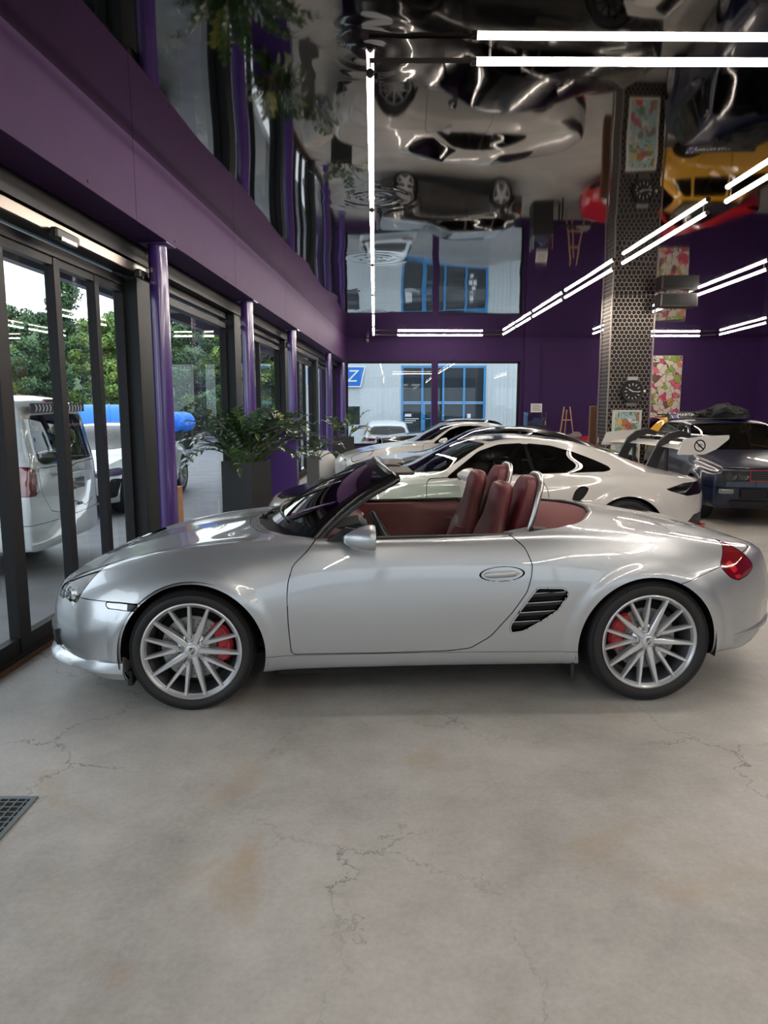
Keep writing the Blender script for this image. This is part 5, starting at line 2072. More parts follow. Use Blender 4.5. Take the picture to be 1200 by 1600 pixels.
# ---- outside: white estate SUV, van and saloon ---------------------------------
TSUV = dict(
    ends=(-.9, 3.75), cluster=.4, wref=.9, sexp=2.8, nose=(.6, .08), tail=(.75, .08), crest=.05, tuck=.04,
    sweep=[(-.9, .36), (-.3, .15), (.3, 0), (2.8, 0), (3.2, -.08), (3.75, -.30)],
    hw=[(-.54, .86), (-.2, .93), (.3, .955), (1.4, .945), (2.4, .965), (3.0, .96), (3.3, .90), (3.45, .84)],
    zb=[(-.54, .28), (1, .26), (2.8, .32), (3.45, .36)],
    zw=[(-.54, .60), (1.4, .65), (3.45, .72)],
    zs=[(-.54, .85), (0, .98), (.6, 1.02), (1.4, 1.05), (2.4, 1.09), (3.0, 1.10), (3.45, 1.02)],
    ys=[(-.54, .72), (.3, .84), (1.4, .87), (2.6, .86), (3.45, .76)],
    zc=[(-.9, .86), (-.5, .98), (.1, 1.07), (.4, 1.11), (.7, 1.24), (1.1, 1.47), (1.45, 1.58), (1.9, 1.62), (2.5, 1.595), (3.0, 1.50), (3.25, 1.40), (3.42, 1.22), (3.58, 1.08), (3.75, 1.0)],
    yr=[(-.9, .6), (.4, .72), (.8, .70), (1.3, .64), (2.4, .62), (3.0, .60), (3.4, .62), (3.75, .6)],
    fr=[(-.9, .6), (.4, .6), (.8, .75), (1.3, .90), (2.5, .92), (3.1, .85), (3.4, .7), (3.75, .6)],
)


def cuts_suv(paint):
    return [
        ('windscreen', M_DARKGLASS, P_xy([(.50, -.1), (.50, 0), (.52, .4), (.62, .72), (1.36, .61), (1.33, 0), (1.33, -.1)], 1.0, .03), dict(one=True, rim=0)),
        ('side_window', M_DARKGLASS, P_xz([(.85, 1.09), (1.25, 1.38), (1.5, 1.47), (2.3, 1.49), (2.9, 1.40), (3.12, 1.24), (3.1, 1.15), (2.0, 1.10)], .5, .04), dict(rim=0)),
        ('rear_window', M_DARKGLASS, P_yz([(-.1, 1.14), (.62, 1.15), (.58, 1.36), (.48, 1.42), (-.1, 1.44)], 3.02, None, .04), dict(one=True, rim=0)),
        ('tail_lamp', M_LAMPRED, P_yz([(.42, .95), (.90, .93), (.90, 1.04), (.60, 1.06), (.44, 1.02)], 3.1, None, .03), {}),
        ('headlamp', M_LAMPCLEAR, P_yz([(.48, .72), (.90, .74), (.88, .90), (.52, .86)], None, -.3, .03), {}),
        ('tailgate', paint, P_yz([(-.1, .62), (.60, .64), (.66, 1.00), (.66, 1.13), (-.1, 1.12)], 3.2, None, .04), dict(one=True)),
        ('rear_bumper', M_TRIMBLACK, lambda s: np.maximum(s.z - .46, 3.0 - s.x), dict(one=True)),
    ]


suv, _ = closed_car('white_suv', 'white SUV seen from behind through the shop window', 'car', (.02, 27.9, -.55), R(-88), TSUV, M_OUTWHITE, dict(arches=[(0, .36, .40), (2.81, .36, .40)], wheels=[(0, .92, .365, .26, .26), (2.81, .92, .365, .26, .26)], cuts=cuts_suv(M_OUTWHITE), cabin=(.7, 3.0, 1.1, .75), well_y=.9), 140, 64)

TVAN = dict(
    ends=(-.85, 3.72), cluster=.35, wref=.88, sexp=3.2, nose=(.6, .07), tail=(.85, .05), crest=.05, tuck=.03,
    sweep=[(-.85, .30), (-.3, .12), (.3, 0), (3.2, 0), (3.5, -.04), (3.72, -.10)],
    hw=[(-.55, .82), (-.2, .88), (.3, .90), (3.0, .90), (3.45, .885), (3.62, .86)],
    zb=[(-.55, .25), (3.62, .27)],
    zw=[(-.55, .6), (3.62, .62)],
    zs=[(-.55, .88), (0, 1.02), (.5, 1.07), (3.3, 1.08), (3.62, 1.06)],
    ys=[(-.55, .72), (.4, .84), (3.2, .85), (3.62, .82)],
    zc=[(-.85, .86), (-.4, 1.02), (.1, 1.14), (.35, 1.25), (.7, 1.50), (1.05, 1.72), (1.4, 1.79), (2.6, 1.80), (3.3, 1.785), (3.52, 1.72), (3.60, 1.55), (3.66, 1.25), (3.72, 1.08)],
    yr=[(-.85, .6), (.3, .72), (.7, .72), (1.2, .70), (3.3, .70), (3.72, .72)],
    fr=[(-.85, .6), (.3, .6), (.7, .75), (1.2, .90), (3.3, .93), (3.55, .9), (3.72, .6)],
)
cv = [
    ('rear_window', M_TINTGLASS, P_yz([(-.1, 1.10), (.70, 1.11), (.66, 1.50), (.62, 1.58), (-.1, 1.60)], 3.4, None, .04), dict(one=True, rim=0)),
    ('side_window', M_TINTGLASS, P_xz([(2.45, 1.13), (2.45, 1.58), (3.25, 1.57), (3.36, 1.15)], .5, .05), dict(rim=0)),
    ('side_window', M_TINTGLASS, P_xz([(.75, 1.12), (1.15, 1.55), (1.35, 1.60), (1.50, 1.60), (1.50, 1.12)], .5, .05), dict(rim=0)),
    ('side_window', M_TINTGLASS, P_xz([(1.58, 1.12), (1.58, 1.60), (2.37, 1.59), (2.37, 1.12)], .5, .05), dict(rim=0)),
    ('windscreen', M_TINTGLASS, P_xy([(.28, -.1), (.28, 0), (.45, .70), (1.1, .66), (1.0, 0), (1.0, -.1)], 1.1, .03), dict(one=True, rim=0)),
    ('tail_lamp', M_LAMPRED, P_yz([(.72, .82), (.92, .82), (.92, 1.10), (.80, 1.10), (.72, 1.02)], 3.3, None, .03), {}),
    ('tailgate', M_OUTWHITE, P_yz([(-.1, .55), (.66, .57), (.69, .80), (.69, 1.00), (.72, 1.08), (-.1, 1.07)], 3.4, None, .03), dict(one=True)),
    ('rear_bumper', M_OUTWHITE, lambda s: np.maximum(s.z - .54, 3.1 - s.x), dict(one=True)),
]
van, vb = closed_car('white_van', 'white compact van with chevron strip over its rear window, outside the glass doors', 'van', (-7.0, 7.40, -.10), R(2), TVAN, M_OUTWHITE,
                     dict(arches=[(0, .33, .37), (2.75, .33, .37)], wheels=[(0, .86, .325, .22, .22), (2.75, .86, .325, .22, .22)], cuts=cv, cabin=(.6, 3.3, 1.1, .75), well_y=.84), 140, 64)
strip = MB().box(3.585, 3.600, -.66, .66, 1.615, 1.700).build('chevron_strip', M_TRIMBLACK, van)
strip.rotation_euler = (0, R(0), 0)
for k in range(15):
    y = -.58 + k * .08
    MB().add([(3.602, y, 1.62), (3.602, y + .032, 1.62), (3.602, y + .062, 1.655), (3.602, y + .032, 1.69), (3.602, y, 1.69), (3.602, y + .030, 1.655)], [(0, 1, 2, 5), (5, 2, 3, 4)]).build('chevron', mat('white_film', (.85, .87, .88), .5), strip)
pl = MB().box(3.70, 3.712, -.26, .26, .80, .91, .003).build('number_plate', mat('plate_black', (.02, .02, .022), .4), van)
MB().box(3.70, 3.72, .05, .16, .62, .645, .004).build('tailgate_handle', M_TRIMBLACK, van)
MB().tube([(3.70, -.5, .98), (3.71, 0, .985), (3.70, .5, .98)], .012, 6).build('tailgate_crease', M_OUTWHITE, van, auto=R(60))
bl = MB().box(3.47, 3.535, -.12, .12, 1.715, 1.745, .008).build('brake_light', M_LAMPRED, van)

TSAL = dict(T911)
TSAL.update(
    ends=(-.92, 4.0),
    sweep=[(-.92, .42), (-.5, .26), (.2, .04), (.5, 0), (2.8, 0), (3.3, -.1), (4.0, -.42)],
    hw=[(-.5, .84), (-.2, .92), (.2, .94), (1.5, .93), (2.6, .96), (3.1, .95), (3.58, .82)],
    zb=[(-.5, .2), (0, .18), (3.58, .26)],
    zw=[(-.5, .5), (1.5, .55), (3.58, .62)],
    zs=[(-.5, .64), (-.2, .78), (.1, .84), (.6, .90), (1.5, .95), (2.5, .98), (3.0, .97), (3.58, .88)],
    ys=[(-.5, .66), (.1, .75), (.6, .82), (2.6, .82), (3.58, .70)],
    zc=[(-.92, .66), (-.6, .76), (0, .86), (.5, .93), (.8, 1.05), (1.2, 1.28), (1.5, 1.36), (1.9, 1.38), (2.4, 1.35), (2.9, 1.22), (3.3, 1.06), (3.6, .99), (4.0, .90)],
    yr=[(-.92, .45), (.4, .55), (.8, .66), (1.3, .60), (2.2, .58), (3.0, .55), (4.0, .5)],
    fr=[(-.92, .5), (.4, .5), (.8, .7), (1.3, .9), (2.4, .9), (3.0, .7), (3.6, .5), (4.0, .5)],
)


def cuts_sal(paint):
    return [
        ('windscreen', M_DARKGLASS, P_xy([(.55, -.1), (.55, 0), (.60, .4), (.78, .72), (1.40, .58), (1.36, 0), (1.36, -.1)], .9, .03), dict(one=True, rim=0)),
        ('side_window', M_DARKGLASS, P_xz([(.95, .96), (1.35, 1.22), (1.6, 1.30), (2.0, 1.31), (2.05, .98)], .5, .03), dict(rim=0)),
        ('side_window', M_DARKGLASS, P_xz([(2.10, .98), (2.05, 1.31), (2.5, 1.27), (2.85, 1.14), (3.0, 1.04), (2.95, 1.0)], .5, .03), dict(rim=0)),
        ('headlamp', mat('purple_lamp', (.10, .07, .16), .15, 0, 1.), P_yz([(.50, .60), (.92, .62), (.92, .70), (.80, .72), (.52, .68)], None, -.15, .02), {}),
        ('front_intake', M_DARKCAVITY, P_yz([(-.1, .22), (.70, .24), (.72, .36), (-.1, .38)], None, -.5, .02), dict(one=True)),
        ('side_intake', M_DARKCAVITY, P_yz([(.74, .28), (.86, .30), (.90, .56), (.82, .58)], None, -.3, .02), {}),
        ('front_door', paint, P_xz([(.75, .93), (.72, .6), (.75, .32), (1.9, .30), (2.05, .6), (2.07, .96)], .5, .04), {}),
        ('rear_door', paint, P_xz([(2.09, .96), (2.07, .6), (1.95, .30), (2.3, .32), (2.5, .6), (2.7, .85), (2.7, .97)], .5, .04), {}),
    ]


SPSAL = dict(arches=[(0, .34, .385), (2.90, .34, .385)], wheels=[(0, .91, .35, .24, .262), (2.90, .93, .35, .26, .262)], cuts=cuts_sal(M_OUTWHITE), cabin=(.7, 2.8, .95, .66), well_y=.88)
sal, _ = closed_car('white_saloon', 'white saloon parked outside along the glass front, facing the camera', 'car', (-4.95, 11.25, -.10), R(90), TSAL, M_OUTWHITE, SPSAL, 160, 64)
SPSAL2 = dict(SPSAL)
SPSAL2['cuts'] = cuts_sal(M_OUTWHITE)
sal2, _ = closed_car('white_hatch_saloon', 'white car farther out on the forecourt behind the first purple column', 'car', (-9.8, 17.0, -.10), R(100), TSAL, M_OUTWHITE, SPSAL2, 110, 52)
# ================================================================== PILLAR, ART, SMALL THINGS
# ---- honeycomb-clad pillar
PX0, PX1, PY0, PY1 = 4.17, 4.96, 13.40, 13.98
PH = ceil_z(13.8) - .005
pr = empty('honeycomb_pillar', ((PX0 + PX1) / 2, (PY0 + PY1) / 2, 0))
tag(pr, 'square pillar clad in honeycomb mesh with a big watch and a framed picture', 'pillar')
hx, hy = (PX1 - PX0) / 2, (PY1 - PY0) / 2
MB().box(-hx + .03, hx - .03, -hy + .03, hy - .03, 0, PH).build('core', mat('pillar_black', (.008, .007, .007), .7), pr)
M_NET = mat('honeycomb_metal', (.34, .29, .25), .35, .8)


def honeycomb(w, h, pitch):
    """perforated sheet in (u,v) with hexagonal holes"""
    g = MB()
    r_out = pitch / math.sqrt(3)
    r_in = r_out * .86
    rows = int(h / (1.5 * r_out)) + 1
    cols = int(w / pitch) + 1
    for j in range(rows):
        for i in range(-1, cols + 1):
            cx = (i + .5 * (j % 2)) * pitch
            cy = j * 1.5 * r_out
            if cx < -pitch * .2 or cx > w + pitch * .2:
                continue
            v = []
            for rr in (r_out, r_in):
                for k in range(6):
                    a = R(30 + 60 * k)
                    v.append((min(max(cx + rr * math.cos(a), 0), w), 0, min(max(cy + rr * math.sin(a), 0), h)))
            f = [(k, (k + 1) % 6, 6 + (k + 1) % 6, 6 + k) for k in range(6)]
            g.add(v, f)
    return g


g = honeycomb(2 * hx, PH, .082)
o = g.build('honeycomb_sheet', M_NET, pr)
o.location = (-hx, -hy, 0)
o['kind'] = 'stuff'
g = honeycomb(2 * hy, PH, .082)
o = g.build('honeycomb_sheet', M_NET, pr)
o.location = (-hx, hy, 0)
o.rotation_euler = (0, 0, -PI / 2)
o['kind'] = 'stuff'
for (x, y) in ((-hx, -hy), (hx, -hy), (-hx, hy), (hx, hy)):
    MB().box(x - .012, x + .012, y - .012, y + .012, 0, PH).build('corner_trim', M_NET, pr)

# oversized wristwatch as a wall clock
wc = empty('watch_clock', (4.60, PY0 - .03, 1.84))
tag(wc, 'large black wristwatch-shaped wall clock on the honeycomb pillar', 'clock')
MB().cyl((0, 0, 0), (0, -.05, 0), .205, n=48).build('case', M_GLOSSBLACK, wc, auto=R(40))
MB().lathe([(.205, -.05), (.20, -.062), (.165, -.056), (.163, -.052)], 48, 'y').build('bezel', M_TRIMBLACK, wc, auto=R(40))
MB().cyl((0, -.051, 0), (0, -.053, 0), .162, n=40).build('dial', mat('dial_black', (.01, .01, .011), .3), wc)
for k in range(12):
    a = 2 * PI * k / 12
    p = Vector((.128 * math.sin(a), -.054, .128 * math.cos(a)))
    m_ = MB().box(-.007, .007, -.002, .001, -.020, .020).xf(Matrix.Rotation(a, 4, 'Y'))
    o = m_.build('hour_mark', mat('lume', (.75, .74, .68), .5), wc)
    o.location = p
for a, L_, w_ in ((R(300), .085, .010), (R(95), .12, .007)):
    m_ = MB().box(-w_, w_, -.003, 0, -.015, L_).xf(Matrix.Rotation(a, 4, 'Y'))
    o = m_.build('hand', mat('lume', (.75, .74, .68), .5), wc)
    o.location = (0, -.057, 0)
for sz in (1, -1):
    MB().box(-.10, .10, -.045, 0, *sorted((sz * .195, sz * .275)), .012).build('strap_link', M_BRIGHTMETAL if sz > 0 else mat('strap_dark', (.25, .22, .20), .35, .9), wc)
MB().cyl((.20, -.03, 0), (.245, -.03, 0), .022, n=14).build('crown', mat('gold', (.75, .52, .30), .3, 1.), wc, auto=R(40))


def abstract_art(name, base, blobs, scale, seed):
    """generic colour patches, no figures"""
    m = bpy.data.materials.new(name)
    m.use_nodes = True
    t = m.node_tree
    b = t.nodes['Principled BSDF']
    b.inputs['Roughness'].default_value = .5
    tcn = t.nodes.new('ShaderNodeTexCoord')
    mp = t.nodes.new('ShaderNodeMapping')
    mp.inputs['Location'].default_value = (seed * 3.1, seed * 1.7, seed * 2.3)
    t.links.new(tcn.outputs['Object'], mp.inputs['Vector'])
    nz_ = t.nodes.new('ShaderNodeTexNoise')
    nz_.inputs['Scale'].default_value = scale * .8
    t.links.new(mp.outputs['Vector'], nz_.inputs['Vector'])
    ad = t.nodes.new('ShaderNodeVectorMath')
    ad.operation = 'MULTIPLY_ADD'
    ad.inputs[1].default_value = (.25, .25, .25)
    t.links.new(nz_.outputs['Color'], ad.inputs[0])
    t.links.new(mp.outputs['Vector'], ad.inputs[2])
    vo = t.nodes.new('ShaderNodeTexVoronoi')
    vo.inputs['Scale'].default_value = scale
    t.links.new(ad.outputs['Vector'], vo.inputs['Vector'])
    sx = t.nodes.new('ShaderNodeSeparateColor')
    t.links.new(vo.outputs['Color'], sx.inputs['Color'])
    r = t.nodes.new('ShaderNodeValToRGB')
    r.color_ramp.interpolation = 'CONSTANT'
    els = r.color_ramp.elements
    els[0].position, els[0].color = 0, (*base, 1)
    els[1].position, els[1].color = .60, (*blobs[0], 1)
    n = len(blobs)
    for k, c in enumerate(blobs[1:]):
        e_ = els.new(.60 + .4 * (k + 1) / n)
        e_.color = (*c, 1)
    t.links.new(sx.outputs['Red'], r.inputs['Fac'])
    v2 = t.nodes.new('ShaderNodeTexVoronoi')
    v2.feature = 'DISTANCE_TO_EDGE'
    v2.inputs['Scale'].default_value = scale
    t.links.new(ad.outputs['Vector'], v2.inputs['Vector'])
    lt = t.nodes.new('ShaderNodeMath')
    lt.operation = 'LESS_THAN'
    lt.inputs[1].default_value = .025
    t.links.new(v2.outputs['Distance'], lt.inputs[0])
    mx = t.nodes.new('ShaderNodeMix')
    mx.data_type = 'RGBA'
    t.links.new(lt.outputs[0], mx.inputs['Factor'])
    t.links.new(r.outputs['Color'], mx.inputs['A'])
    mx.inputs['B'].default_value = (.06, .05, .05, 1)
    t.links.new(mx.outputs['Result'], b.inputs['Base Color'])
    return m


fp_ = empty('framed_picture', (4.53, PY0 - .02, .72))
tag(fp_, 'white-framed colourful picture leaning on the honeycomb pillar under the watch', 'picture')
for (x0, x1, z0, z1) in ((-.27, -.23, -.42, .78), (.23, .27, -.42, .78), (-.23, .23, .74, .78), (-.23, .23, -.42, -.38)):
    MB().box(x0, x1, -.045, 0, z0, z1, .004).build('frame_bar', mat('cream_frame', (.72, .68, .58), .5), fp_)
MB().box(-.23, .23, -.025, -.005, -.38, .74).build('canvas', abstract_art('pale_blue_patches', (.42, .60, .60), [(.70, .10, .12), (.75, .45, .10), (.18, .32, .16), (.45, .22, .12), (.80, .75, .65)], 10, 1.), fp_)
cv_ = empty('wall_painting', (9.0, BACK_Y - .03, 2.02))
tag(cv_, 'tall cream painting with pink and green patches on the purple back wall', 'painting')
MB().box(-.47, .47, 0, .028, -1.13, 1.13, .004).build('stretcher', mat('canvas_edge', (.75, .70, .62), .6), cv_)
MB().box(-.46, .46, -.006, 0, -1.12, 1.12).build('canvas', abstract_art('cream_pink_patches', (.74, .66, .56), [(.68, .06, .16), (.75, .15, .22), (.30, .45, .08), (.20, .10, .08), (.80, .30, .12)], 5.5, 4.), cv_)

# black box speaker hung by the pillar
sp_ = empty('ceiling_speaker', (5.22, 13.1, ceil_z(13.1) - .27))
tag(sp_, 'black box loudspeaker hung under the ceiling beside the honeycomb pillar', 'speaker')
MB().box(-.33, .33, -.15, .15, 0, .24, .012).build('cabinet', M_TRIMBLACK, sp_)
MB().box(-.30, .30, -.156, -.15, .02, .22, .002).build('speaker_grille', mat('grille_cloth', (.006, .006, .006), .9, bump=.5, bump_scale=300), sp_)
for x in (-.2, .2):
    MB().box(x - .015, x + .015, -.02, .02, .24, .268).build('bracket', M_TRACK, sp_)

# brown timber post in front of the pillar's left side
tp = tag(MB().box(-.08, .08, -.05, .05, 0, 1.57, .012).build('timber_post', M_WOOD), 'upright brown timber post standing left of the honeycomb pillar', 'post')
tp.location = (4.40, 15.05, 0)

# display plinth with glass case by the shop window
dp = empty('display_plinth', (4.55, 21.6, 0))
tag(dp, 'black display plinth with a glass case beside the shop window', 'plinth')
MB().box(-.28, .28, -.28, .28, 0, 1.0, .006).build('plinth', M_TRIMBLACK, dp)
for x in (-.27, .27):
    for y in (-.27, .27):
        MB().box(x - .008, x + .008, y - .008, y + .008, 1.0, 1.38).build('case_edge', M_CHROME, dp)
gl = MB().box(-.265, .265, -.265, .265, 1.005, 1.375)
gl.build('glass_case', M_WINDOW, dp)
md = MB().loft([[(x, -.10, z) for x, z in ((-.22, 1.03), (-.2, 1.12), (-.05, 1.16), (.02, 1.24), (.12, 1.24), (.2, 1.14), (.23, 1.03))], [(x, .10, z) for x, z in ((-.22, 1.03), (-.2, 1.12), (-.05, 1.16), (.02, 1.24), (.12, 1.24), (.2, 1.14), (.23, 1.03))]])
mdo = md.build('scale_model', mat('model_blue', (.08, .12, .35), .3, 0, 1.), None)
mdo.location = (4.55, 21.6, -.02)
tag(mdo, 'small blue scale model inside the glass case', 'model')
cd = tag(MB().box(-.17, .17, -.01, .01, 0, .26, .004).build('white_card', mat('white_card', (.78, .77, .74), .6)), 'white printed card standing on the glass display case', 'card')
cd.location = (4.62, 21.75, 1.382)
for k in range(4):
    MB().box(-.13, .13 - .03 * (k % 2), -.0125, -.0105, .05 + .05 * k, .072 + .05 * k).build('print_line', mat('print_grey', (.3, .3, .3), .6), cd)

# easel and low table by the back wall
ez = empty('wooden_easel', (5.72, 22.3, 0))
tag(ez, 'small pale wooden easel in front of the purple back wall', 'easel')
for p0, p1 in (((-.30, 0, 0), (-.09, .12, 1.55)), ((.30, 0, 0), (.09, .12, 1.55)), ((0, .45, 0), (0, .14, 1.45))):
    MB().tube([p0, p1], .022, 4).build('leg', M_PALEWOOD, ez)
MB().box(-.24, .24, .0, .07, .62, .66).build('shelf', M_PALEWOOD, ez)
MB().box(-.16, .16, .07, .11, 1.12, 1.16).build('crossbar', M_PALEWOOD, ez)
tb = empty('side_table', (5.55, 21.4, 0))
tag(tb, 'low dark table below the wooden easel', 'table')
MB().box(-.55, .55, -.25, .25, .62, .66, .006).build('table_top', M_TRIMBLACK, tb)
for x in (-.5, .5):
    for y in (-.2, .2):
        MB().box(x - .02, x + .02, y - .02, y + .02, 0, .62).build('leg', M_TRIMBLACK, tb)
sc = MB().loft([[(x, -.09, z) for x, z in ((-.2, 0), (-.19, .07), (-.08, .10), (-.02, .15), (.10, .15), (.18, .08), (.2, 0))], [(x, .09, z) for x, z in ((-.2, 0), (-.19, .07), (-.08, .10), (-.02, .15), (.10, .15), (.18, .08), (.2, 0))]])
so_ = sc.build('scale_model_car', mat('model_grey', (.45, .42, .38), .3, .3, 1.))
so_.location = (5.72, 21.4, .66)
tag(so_, 'small pale model car on the low dark table', 'model')

# small camera on the back wall under the last lamp
kc = empty('security_camera', (-.52, BACK_Y - .005, 3.62))
tag(kc, 'small white security camera on the back wall near the left corner', 'camera')
MB().box(-.04, .04, -.02, 0, -.05, .05, .006).build('wall_plate', mat('white_plastic', (.7, .7, .7), .5), kc)
MB().cyl((0, -.02, -.01), (0, -.13, -.06), .034, .03, 14).build('camera_body', mat('white_plastic', (.7, .7, .7), .5), kc, auto=R(40))
MB().cyl((0, -.13, -.06), (0, -.135, -.062), .024, n=14).build('lens', M_GLOSSBLACK, kc)

# floor drain grate, lower left
gd = empty('floor_drain', (-1.722, 2.470, 0), 0)
tag(gd, 'square steel drain grate let into the concrete at lower left', 'drain')
M_GALV = mat('galvanised_steel', (.22, .25, .26), .45, .8)
MB().box(-.30, .30, -.20, .20, .0005, .002).build('drain_pit', M_DARKCAVITY, gd)
for (x0, x1, y0, y1) in ((-.315, -.295, -.215, .215), (.295, .315, -.215, .215), (-.295, .295, -.215, -.195), (-.295, .295, .195, .215)):
    MB().box(x0, x1, y0, y1, .0005, .006).build('grate_frame', M_GALV, gd)
for k in range(17):
    x = -.28 + k * .035
    MB().box(x - .003, x + .003, -.195, .195, .0005, .005).build('grate_bar', M_GALV, gd)
for k in range(11):
    y = -.175 + k * .035
    MB().box(-.295, .295, y - .003, y + .003, .0005, .0045).build('grate_bar', M_GALV, gd)

# plank between post and first column
pk_ = tag(MB().box(-.02, .02, -.13, .13, 0, .80, .004).build('wooden_plank', mat('plywood', (.34, .18, .09), .6, var=.15)), 'brown board standing upright behind the first purple column', 'board')
pk_.location = wl(-2.26, 6.72)
pk_.rotation_euler = (0, 0, -WALL_A)

# ================================================================== PLANTS
def leaf_mesh(name, L_, W_, m, curl):
    V, F_ = [], []
    n = 6
    for i in range(n + 1):
        q = i / n
        w = W_ * math.sin(PI * q ** .8) * .5 + .0008
        z = -curl * q * q * L_
        V += [(q * L_, -w, z + .22 * w), (q * L_, 0, z - .0), (q * L_, w, z + .22 * w)]
    for i in range(n):
        a = 3 * i
        F_ += [(a, a + 1, a + 4, a + 3), (a + 1, a + 2, a + 5, a + 4)]
    me = bpy.data.meshes.new(name)
    me.from_pydata(V, [], F_)
    me.materials.append(m)
    me.polygons.foreach_set('use_smooth', np.ones(len(F_), bool))
    return me


M_LEAFD = mat('dark_green_leaf', (.022, .055, .018), .30, 0, .4, .15, var=.3, var_scale=5)
M_LEAFM = mat('mid_green_leaf', (.05, .095, .022), .32, 0, .4, .15, var=.3, var_scale=5)
M_LEAFY = mat('yellow_green_leaf', (.20, .22, .035), .35, 0, .3, .15)
M_STALK = mat('leaf_stalk', (.07, .11, .03), .5)
LEAVES = [leaf_mesh('leaf', .085, .042, M_LEAFD, .25), leaf_mesh('leaf', .092, .046, M_LEAFM, .35), leaf_mesh('leaf', .08, .042, M_LEAFD, .15), leaf_mesh('leaf', .09, .044, M_LEAFY, .2)]


def leafy_plant(root, top, n_fronds, n_leaf, length, seed, spread=1., yellow=.04, leafk=1.):
    rr = random.Random(seed)
    made = 0
    rest = MB()
    rest_m = []
    for k in range(n_fronds):
        az = 2 * PI * (k * .618 + rr.random() * .08)
        el0 = R(rr.uniform(45, 88))
        bend = rr.uniform(.35, 1.5) * spread
        Lf = length * rr.uniform(.7, 1.08)
        p = Vector((top[0] + .08 * math.cos(az), top[1] + .08 * math.sin(az), top[2] - .04))
        pts = [p.copy()]
        el = el0
        N = 14
        for i in range(N):
            el -= bend / N * (.5 + 1.2 * i / N)
            p = p + Vector((math.cos(az) * math.cos(el), math.sin(az) * math.cos(el), math.sin(el))) * (Lf / N)
            pts.append(p.copy())
        fr_ = MB().tube(pts, [.010 * (1 - .7 * i / N) for i in range(N + 1)], 5).build('frond', M_STALK, root, smooth=True)
        yl = rr.random() < yellow
        for j in range(n_leaf):
            q = .30 + .70 * (j + .5) / n_leaf
            i = min(int(q * N), N - 1)
            P = pts[i].lerp(pts[i + 1], q * N - i)
            d = (pts[i + 1] - pts[i]).normalized()
            side = d.cross(Vector((0, 0, 1)))
            if side.length < .05:
                side = Vector((-math.sin(az), math.cos(az), 0))
            side.normalize()
            up = side.cross(d).normalized()
            s = 1 if j % 2 else -1
            fwd = (side * s * math.cos(R(38)) + d * math.sin(R(38)) + up * .25).normalized()
            if j == n_leaf - 1:
                fwd = d
            yv = up.cross(fwd).normalized()
            zv = fwd.cross(yv).normalized()
            me = LEAVES[3] if yl else LEAVES[rr.choice((0, 1, 2))]
            sc_ = leafk * rr.uniform(.8, 1.15) * (1.0 - .25 * abs(q - .6))
            ML = Matrix.Translation(P) @ Matrix(((fwd.x, yv.x, zv.x, 0), (fwd.y, yv.y, zv.y, 0), (fwd.z, yv.z, zv.z, 0), (0, 0, 0, 1))) @ Matrix.Scale(sc_, 4)
            made += 1
            if made <= 295:
                o = bpy.data.objects.new('leaf', me)
                COL.objects.link(o)
                o.parent = fr_
                o.matrix_local = ML
            else:
                rest.add([tuple(ML @ v.co) for v in me.vertices], [tuple(p_.vertices) for p_ in me.polygons])
                rest_m += [(M_LEAFD, M_LEAFM, M_LEAFY).index(me.materials[0])] * len(me.polygons)
    if rest.v:
        tag(mesh_obj('foliage', rest.v, rest.f, None, root, True, mats=[M_LEAFD, M_LEAFM, M_LEAFY], fm=rest_m), kind='stuff')


def planter(name, label, loc, rz, w, d, h, m, grp=None):
    o = tag(empty(name, loc, rz), label, 'planter', grp)
    t = MB()
    t.box(-w / 2, w / 2, -d / 2, -d / 2 + .02, 0, h, .003)
    t.box(-w / 2, w / 2, d / 2 - .02, d / 2, 0, h, .003)
    t.box(-w / 2, -w / 2 + .02, -d / 2 + .02, d / 2 - .02, 0, h, .003)
    t.box(w / 2 - .02, w / 2, -d / 2 + .02, d / 2 - .02, 0, h, .003)
    t.build('pot_wall', m, o)
    MB().box(-w / 2 + .02, w / 2 - .02, -d / 2 + .02, d / 2 - .02, .02, h - .06).build('soil', mat('soil', (.03, .02, .015), .95, bump=.6, bump_scale=60), o)
    return o


M_POT = mat('anthracite_planter', (.018, .020, .021), .5, var=.1)
planter('tall_planter', 'tall square anthracite planter holding the big leafy plant', (-1.62, 8.35, 0), R(-22), .42, .42, .94, M_POT)
zp = tag(empty('leafy_plant', (-1.62, 8.35, .88)), 'big bushy green plant with arching fronds in the nearest planter', 'plant')
leafy_plant(zp, (0, 0, 0), 38, 17, .98, 3, 1.45, .07, 1.55)
planter('purple_planter', 'tall glossy purple box planter behind the big plant', (-1.47, 10.2, 0), R(3), .46, .46, 1.27, M_PURPLEGLOSS)
zp = tag(empty('leafy_plant', (-1.47, 10.2, 1.21)), 'low green plant growing in the purple box planter', 'plant')
leafy_plant(zp, (0, 0, 0), 18, 11, .42, 9, 1.5, .1, 1.4)
planter('slim_planter', 'slim grey planter between the purple box and the white coupe', (-1.22, 12.2, 0), R(0), .20, .20, .72, mat('slim_planter_grey', (.10, .10, .10), .4))
zp = tag(empty('leafy_plant', (-1.22, 12.2, .68)), 'thin straggly plant in the slim grey planter', 'plant')
leafy_plant(zp, (0, 0, 0), 9, 8, .66, 21, 1.6, 0, 1.7)
planter('square_planter', 'dark square planter near the far corner of the glass front', (-.84, 15.0, 0), R(2), .42, .42, .93, M_POT)
zp = tag(empty('leafy_plant', (-.84, 15.0, .87)), 'sparse green plant in the dark square planter near the shop window', 'plant')
leafy_plant(zp, (0, 0, 0), 9, 9, .74, 33, 1.1, .1, 1.9)
